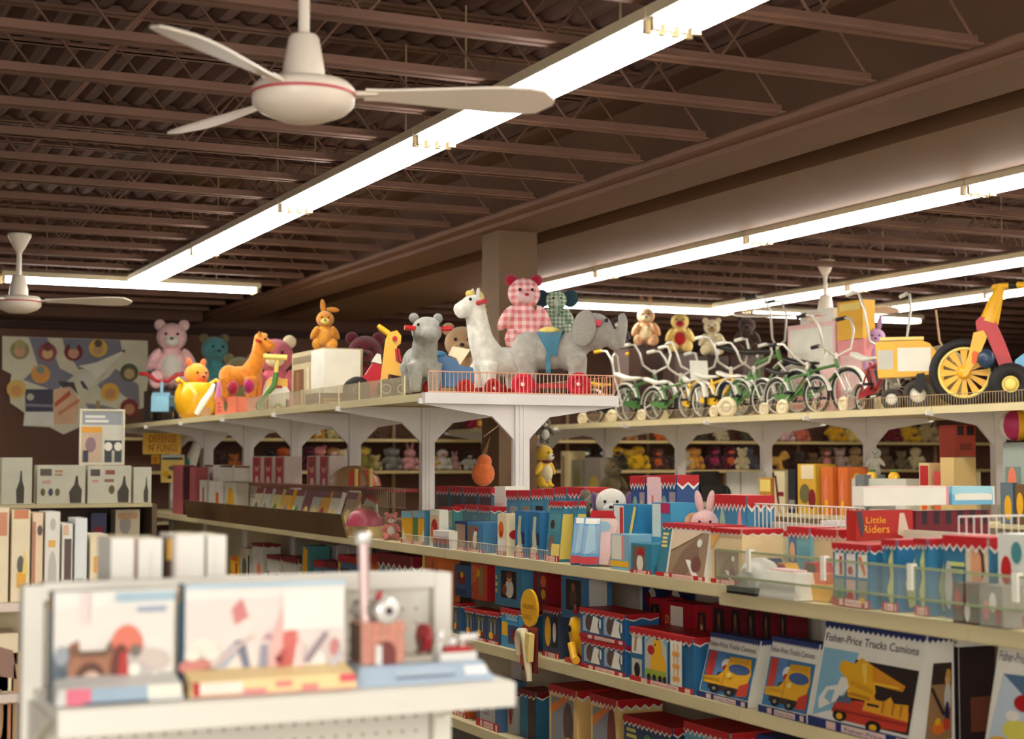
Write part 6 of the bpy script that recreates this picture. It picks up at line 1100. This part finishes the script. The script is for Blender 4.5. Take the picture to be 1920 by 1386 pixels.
# ============================================================= soft toys on the back wall shelves
def wall_toy(px, yt, z, label, body, **kw):
    p = Vector((xat(px, 18.28, z+.1), 18.28, z)); k = 1.08 if kw.get('ears') == 'long' else .92
    t = plush(label, p, face(p)*.3, min(.325/k if z < 1.6 else 1, max(.2, (zat(p, yt)-z)/k)), body, fine=False, **kw)
    t.scale = (t.scale[0]*1.3, t.scale[1]*1.05, t.scale[2]); return t
lower = ((412, 846, (70,40,30), 'dark brown bear in the deepest far left shelf bay', {}), (438, 852, (190,110,40), 'orange-brown bear by the third white post', {}), (508, 846, (30,24,26), 'black bear above the rose doll boxes', {}), (530, 838, 'org', 'orange duck-shaped plush above the rose doll boxes', dict(ears='none', snout='beak')), (548, 850, 'brown', 'brown bear beside the orange duck plush', {}),
 (578, 836, (90,26,40), 'maroon bear above the pair of doll boxes', {}), (598, 836, 'pink', 'pink bear above the pair of doll boxes', {}), (624, 838, (226,216,196), 'blond doll-like plush with white top and mustard trousers', dict(ears='none', headc=(190,130,70), belly='white')), (641, 842, 'cream', 'cream bear next to the second post', {}), (680, 836, (150,140,60), 'yellow-haired plush doll with pale hands left of the grey dog', dict(ears='floppy', headc=(206,170,60), muz=(206,170,60))),
 (704, 856, (200,180,120), 'small pale yellow bear next to the yellow-haired doll', {}), (734, 838, 'grey', 'grey shaggy dog plush in the middle bay', dict(ears='floppy')), (768, 834, (226,164,160), 'pink plush rabbit beside the grey shaggy dog', dict(ears='long')), (829, 842, 'white', 'white plush duck with an orange beak', dict(ears='none', snout='beak')), (815, 862, 'yel', 'small yellow duckling beside the white duck', dict(ears='none', snout='beak')),
 (852, 852, (206,160,150), 'small pink and cream rabbit near the column', dict(ears='long')), (879, 846, 'white', 'white plush bird with dark cap near the column', dict(ears='none', headc='dbrown')), (1096, 838, 'black', 'black and white penguin plush, farther from the post', dict(ears='none', belly='white', muz='white')), (1128, 838, 'black', 'black and white penguin plush against the post', dict(ears='none', belly='white', muz='white')), (1156, 836, (60,50,40), 'dark plush with a yellow head right of the penguins', dict(ears='none', headc='yel')),
 (1178, 842, (200,160,30), 'small golden bear behind the big yellow duck', {}), (1196, 832, (228,178,20), 'big bright yellow plush duck on the wall shelf', dict(ears='none', snout='beak')), (1232, 840, (96,50,34), 'brown and orange bear beside the big yellow duck', dict(belly='org')), (1256, 862, (60,36,30), 'tiny dark bear near the white-legged dog', {}),
 (1300, 838, (214,150,50), 'mustard dog plush in the bay with maroon bears', dict(ears='floppy')), (1284, 846, (206,196,176), 'white and brown dog plush lying left of the mustard dog', dict(ears='floppy', earc='brown')), (1338, 826, (84,18,40), 'maroon bear, left of two in the same bay', dict(belly='mag')), (1368, 826, (90,16,44), 'maroon bear, right of two in the same bay', dict(belly='org')), (1400, 834, (84,80,90), 'slate grey bear beside the maroon bears', {}),
 (1498, 846, (70,46,34), 'dark brown monkey-like plush in shade', {}), (1524, 850, (120,84,40), 'olive-brown bear in the shade beside the crawling golden plush', {}), (1548, 838, (130,90,60), 'brown bear with pink paws on the right wall shelf', dict(belly='pink')), (1574, 840, (190,160,140), 'pale pinkish bear beside the tan one on the right', {}), (1603, 834, (176,140,90), 'tan bear with dark hat-like ears near the far right post', dict(earc='black')),
 (1655, 838, (110,84,54), 'brown bear behind the white pointed plush', {}), (1690, 846, (130,112,76), 'khaki bear at the right end of the wall shelf', {}), (1716, 838, (214,196,150), 'cream plush with a raised head at the right end of the wall shelf', dict(ears='none')))
for px, yt, c, lb, kw in lower: wall_toy(px, yt, 1.502, lb, c, name='plush_toy', **kw)
p = Vector((xat(1452, 18.24, 1.6), 18.24, 1.502)); plush('golden yellow plush on all fours on the right wall shelf', p, pi/2-.35, .34, (226,170,70), pose='crawl', ears='none', fine=False, name='plush_toy')
upper = ((520, 796, 'brown', 'brown bear on the top wall shelf at left', {}), (596, 800, 'yel', 'yellow and white soft toy on the top wall shelf at left', dict(belly='white')), (622, 800, (206,190,130), 'pale yellow soft toy with white face on the top wall shelf', dict(muz='white')), (700, 796, (96,60,40), 'brown soft toy half hidden by the bracket on the top wall shelf', {}), (800, 780, (90,100,90), 'grey-green soft toy on the top wall shelf beside the red one', {}),
 (1180, 796, (190,130,80), 'tan soft toy lying on the top wall shelf right of the column', {}), (1236, 798, 'org', 'orange soft toy on the top wall shelf right of the column', {}), (1310, 796, (80,70,50), 'dark olive soft toy on the top wall shelf', {}), (1350, 794, (206,190,150), 'cream soft toy between dark ones on the top wall shelf', {}), (1400, 796, (90,84,60), 'drab green soft toy on the top wall shelf', {}),
 (1470, 788, 'lpink', 'pale pink soft toy on the top wall shelf', {}), (1500, 790, 'salmon', 'salmon soft toy beside the pale pink one', {}), (1564, 782, 'yel', 'golden soft toy near the right end of the top wall shelf', {}), (1598, 786, 'lyel', 'pale golden soft toy near the right end of the top wall shelf', {}), (1668, 782, (120,30,36), 'dark red soft toy on the top wall shelf at right', {}), (1700, 780, (220,170,40), 'mustard soft toy on the top wall shelf at right', {}), (1736, 778, (190,160,110), 'tan bear at the far right of the top wall shelf', {}))
for px, yt, c, lb, kw in upper: wall_toy(px, yt, 1.882, lb, c, name='plush_toy', **kw)
p = Vector((xat(893, 18.28, 1.95), 18.28, 1.882)); plush('big crimson soft toy with yellow feet and buttons on the top wall shelf', p, 0, .56, (140,20,40), ears='none', belly=(150,24,40), name='plush_toy', fine=False, extra=lambda t: [sph('foot', t, (s*.19, -.4, .13), (.13,.1,.13), plush_m((232,180,50))) for s in (-1, 1)]+[sph('button', t, (0, -.2, .36), (.07,.04,.07), plush_m((232,180,50)))])
def hook(t, a):
    b = MB(); q = t.matrix_basis.inverted() @ Vector(a); r = t.matrix_basis.inverted() @ Vector((4.72 if a[0] < 4.8 else 4.95, 10.29, a[2]+.12)); k = t.scale[0]; b.tube([q, r], .004/k, None, 6); b.build('hanging_cord', pm('tan'), t)
# things hanging from and beside the pillar
p = Vector((xat(906, 10.2, 1.55), 10.2, 0)); zb_ = zat(p, 912); s_ = sz(p, 1)
t = thing('plush_bag', 'fuzzy orange drawstring bag hanging beside the brown pillar', 'bag', (p.x, p.y, zb_))
b = MB(); b.ell((0,0,s_*24), (s_*23,s_*16,s_*24)); b.ell((s_*2,0,s_*46), (s_*15,s_*11,s_*14)); b.build('pouch', plush_m((226,116,64)), t); b = MB(); b.tube([(-s_*2,0,s_*56),(s_*14,0,s_*92),(s_*4,0,s_*57)], s_*1.2, None, 6); b.build('drawstring', pm('tan'), t); hook(t, (p.x, p.y, zb_+s_*92))
p = Vector((xat(1019, 10.15, 1.55), 10.15, 0)); zb_ = zat(p, 915); H = (zat(p, 826)-zb_)
plush('hanging yellow plush with pale belly and red scarf beside the pillar', (p.x, p.y, zb_), face(p)+.9, H, (222,180,50), belly='cream', pose='stand', ears='none', name='plush_toy', extra=lambda t: [sph('scarf', t, (0,-.05,.56), (.15,.14,.05), plush_m(col('dred'))), hook(t, (p.x, p.y, zb_+H*.86))])
p2 = Vector((xat(1022, 9.5, 1.8), 9.5, 0)); zb_ = zat(p2, 832); plush('grey and white plush hanging above the yellow one beside the pillar', (p2.x, p2.y, zb_), face(p2), zat(p2, 778)-zb_, (110,100,90), belly='white', pose='stand', ears='none', name='plush_toy', extra=lambda t: hook(t, (p2.x, p2.y, zat(p2, 778)-.02)))
# ============================================================= goods on the second unit, seen over the long unit
def on2(px0, px1, yt, lb, bc, fr=(), X=7.66, d=.2, z=1.182, **k): return onshelf(px0, px1, yt, X, z, d, lb, bc, front=fr, **k)
on2(1052, 1066, 846, 'tall beige box right of the hanging yellow plush', (206,186,140), [('R',.1,.1,.5,.9,(150,120,84))])
on2(1072, 1092, 862, 'grey-green tall box behind the red zigzag boxes', (120,112,90), [('E',.5,.5,.3,.3,'olive')])
on2(1096, 1126, 858, 'dull grey carton beside the grey-green tall box', (130,118,104), [('E',.6,.4,.3,.2,(160,140,60))])
p = Vector((7.8, yat(1148, 7.8, 1.3), 1.182)); plush('olive dressed plush soldier leaning on the second unit', p, face(p)+.5, .5, (96,84,56), headc=(110,90,60), ears='none', pose='stand', name='plush_toy')
p = Vector((7.8, yat(1318, 7.8, 1.3), 1.182)); s_ = sz(p, 1)*.9; t = thing('toy_truck', 'big black toy truck with tan wheel hubs behind the pink rabbit', 'toy truck', p, -pi/2-.15)
b = MB(); b.prism([(-s_*46,s_*14),(-s_*46,s_*44),(-s_*10,s_*48),(-s_*4,s_*74),(s_*24,s_*76),(s_*34,s_*50),(s_*52,s_*46),(s_*52,s_*14)], -s_*26, s_*26, pm((30,26,24), .4)); b.build('body_shell', None, t)
for x in (-28, 30):
    for y in (-34, 34): wheel(t, (x*s_, y*s_, 24*s_), s_*24, s_*20, 'black', (150,120,70), white=(150,120,70))
on2(1362, 1420, 884, 'white carton above the black toy truck, on the second unit', 'lgrey', [('R',.45,0,.5,1,'grey')], X=7.95, d=.1)
p = Vector((8.0, yat(1392, 8.0, 1.5), zat((8.0, yat(1392, 8.0, 1.5)), 884)+.01)); plush('cream plush lying on the white carton', p, face(p), .22, 'cream', ears='round', fine=False, name='plush_toy')
for a, c, yt, lb, bc, fr in ((1424, 1446, 896, 'yellow and tan stacked game box', (190,130,50), [('R',.05,.6,.95,.95,'lyel'),('R',.48,0,.52,.6,'brown'),('R',.05,.28,.95,.32,'brown')]), (1452, 1472, 884, 'red and cream patterned box with a diagonal stripe', (206,190,150), [('P',[(.0,.9),(.2,.9),(.6,.0),(.4,0)],(90,40,44)),('R',.3,.4,.9,.5,'dred')]),
   (1478, 1492, 880, 'black-capped tall box beside the orange boxes', (40,36,40), [('R',.1,.1,.9,.3,'grey')]), (1496, 1530, 870, 'yellow box with white label near the orange boxes', (206,160,50), [('R',.2,.7,.9,.98,'cream'),('E',.4,.4,.3,.2,'olive'),('E',.8,.3,.2,.2,'dred')]), (1540, 1562, 876, 'tall orange box, farther of two', (206,104,40), [('P',[(.3,.1),(.2,.6),(.5,.9),(.6,.3)],'salmon'),('R',.3,0,.6,.3,'yel')]),
   (1572, 1590, 876, 'tall orange box, nearer of two', (206,104,40), [('P',[(.3,.1),(.2,.6),(.5,.9),(.6,.3)],'salmon'),('R',.3,0,.6,.3,'yel')]), (1604, 1622, 890, 'grey-blue box left of the long white carton', (110,116,116), [('E',.5,.4,.3,.4,'grey')])): on2(a, c, yt, lb, bc, fr)
for i, (px, c, lb) in enumerate(((1602, (206,180,50), 'yellow-green toy fruit, first of three above the long white carton'), (1634, (226,176,50), 'yellow toy fruit with pale centre, second of three above the long white carton'), (1676, (232,176,40), 'yellow toy fruit, third of three above the long white carton'))):
    p = Vector((7.75, yat(px, 7.75, 1.5), 0)); r = sz(p, 11); p.z = zat(p, 884)-r; t = thing('toy_fruit', lb, 'toy fruit', p); b = MB(); b.ell((0,0,0), (r,r,r*.95)); b.build('fruit', pm(c), t); b = MB(); b.ell((r*.1,0,r*1.1), (r*.7,r*.3,r*.3)); b.build('leaf', pm('green'), t); b = MB(); b.ell((-r*.2,-r*.86,0), (r*.25,r*.15,r*.25)); b.build('centre', pm('lyel'), t)
z_ = 1.182
on2(1596, 1700, 897, 'pale carton beneath the three toy fruits', (206,204,190), [('L',.05,.2,.95,.8,2,'grey')], X=7.7, d=.2)
p = Vector((7.9, yat(1641, 7.9, 1.6), 0)); p.z = zat(p, 890); plush('white pointed plush with black eyes between the toy fruits', p, face(p), sz(p, 56), 'white', ears='none', pose='stand', name='plush_toy')
for a, c, yt, lb, bc, fr in ((1724, 1744, 868, 'red and cream box right of the toy fruits', (206,180,130), [('R',.1,.6,.9,.95,'red'),('E',.5,.3,.3,.2,'org')]), (1764, 1790, 858, 'plain tan carton left of the red doll house', (206,176,116), []), (1752, 1764, 884, 'small crimson and orange box', (190,60,60), [('R',0,0,1,.3,'org')])): on2(a, c, yt, lb, bc, fr)
p = Vector((7.9, yat(1812, 7.9, 1.5), 0)); s_ = sz(p, 1); zb_ = zat(p, 884)
o = facing(1792, 1830, 797, p.y, zb_, .18, 'tall red toy house with dark windows and arched door', (170,66,46), front=[('R',.08,.78,.4,.98,(46,34,36)),('R',.56,.78,.92,.98,(46,34,36)),('R',.2,.46,.8,.6,(130,50,36)),('R',.06,0,.94,.32,(130,116,110)),('E',.5,.14,.22,.12,'lgrey'),('R',.3,0,.7,.08,'red')], side=[('R',0,0,1,1,(130,26,40))], name='toy_house', cat='toy house')
facing(1786, 1840, 884.5, p.y, 1.182, .2, 'cream carton supporting the red toy house', 'cream', front=[('R',.3,.1,.7,.5,'dbrown')], h=zb_-1.185)
on2(1882, 1925, 830, 'green-white toy case at the right picture edge under the bicycle shelf', (150,160,150), [('R',.1,.2,.8,.7,(110,130,120)),('E',.4,.5,.2,.2,'salmon')], X=7.7)
p = Vector((7.75, yat(1905, 7.75, 1.7), 0)); p.z = zat(p, 828); r = sz(p, 30); t = thing('beach_ball', 'magenta and yellow ball at the right picture edge', 'ball', p+Vector((0,0,r)));
for k in range(6):
    b = MB(); n = 8; vs = []
    for i in range(n+1):
        for j in range(3): a = 2*pi*k/6+j*pi/6; q = pi*i/n; vs.append((r*sin(q)*cos(a), r*sin(q)*sin(a), r*cos(q)))
    b.add(vs, [(3*i+j, 3*i+j+1, 3*i+j+4, 3*i+j+3) for i in range(n) for j in range(2)], pm(['mag','yel','white'][k % 3]), True); b.build('panel', None, t)
on2(1876, 1900, 905, 'grey-blue toy box with yellow patch under the ball', (96,110,120), [('E',.6,.4,.3,.3,'yel')], X=7.66)
on2(1904, 1926, 908, 'brown toy box at the right picture edge', (110,80,50), [('E',.4,.5,.3,.3,'yel')], X=7.66)

t = thing('hanging_sign', 'yellow hanging card cut off by the right picture edge under the brown girder', 'sign', (0,0,0))
q = onX(1934, 190, 6.1); b = MB(); b.bx(q.x-.006, q.x+.006, q.y-.04, q.y+.04, q.z-.24, q.z+.24); b.build('card', pm('yel'), t); b = MB(); b.tube([(q.x, q.y, q.z+.24), (q.x, q.y, 3.27)], .004, None, 6); b.build('hanging_cord', pm('tan'), t)
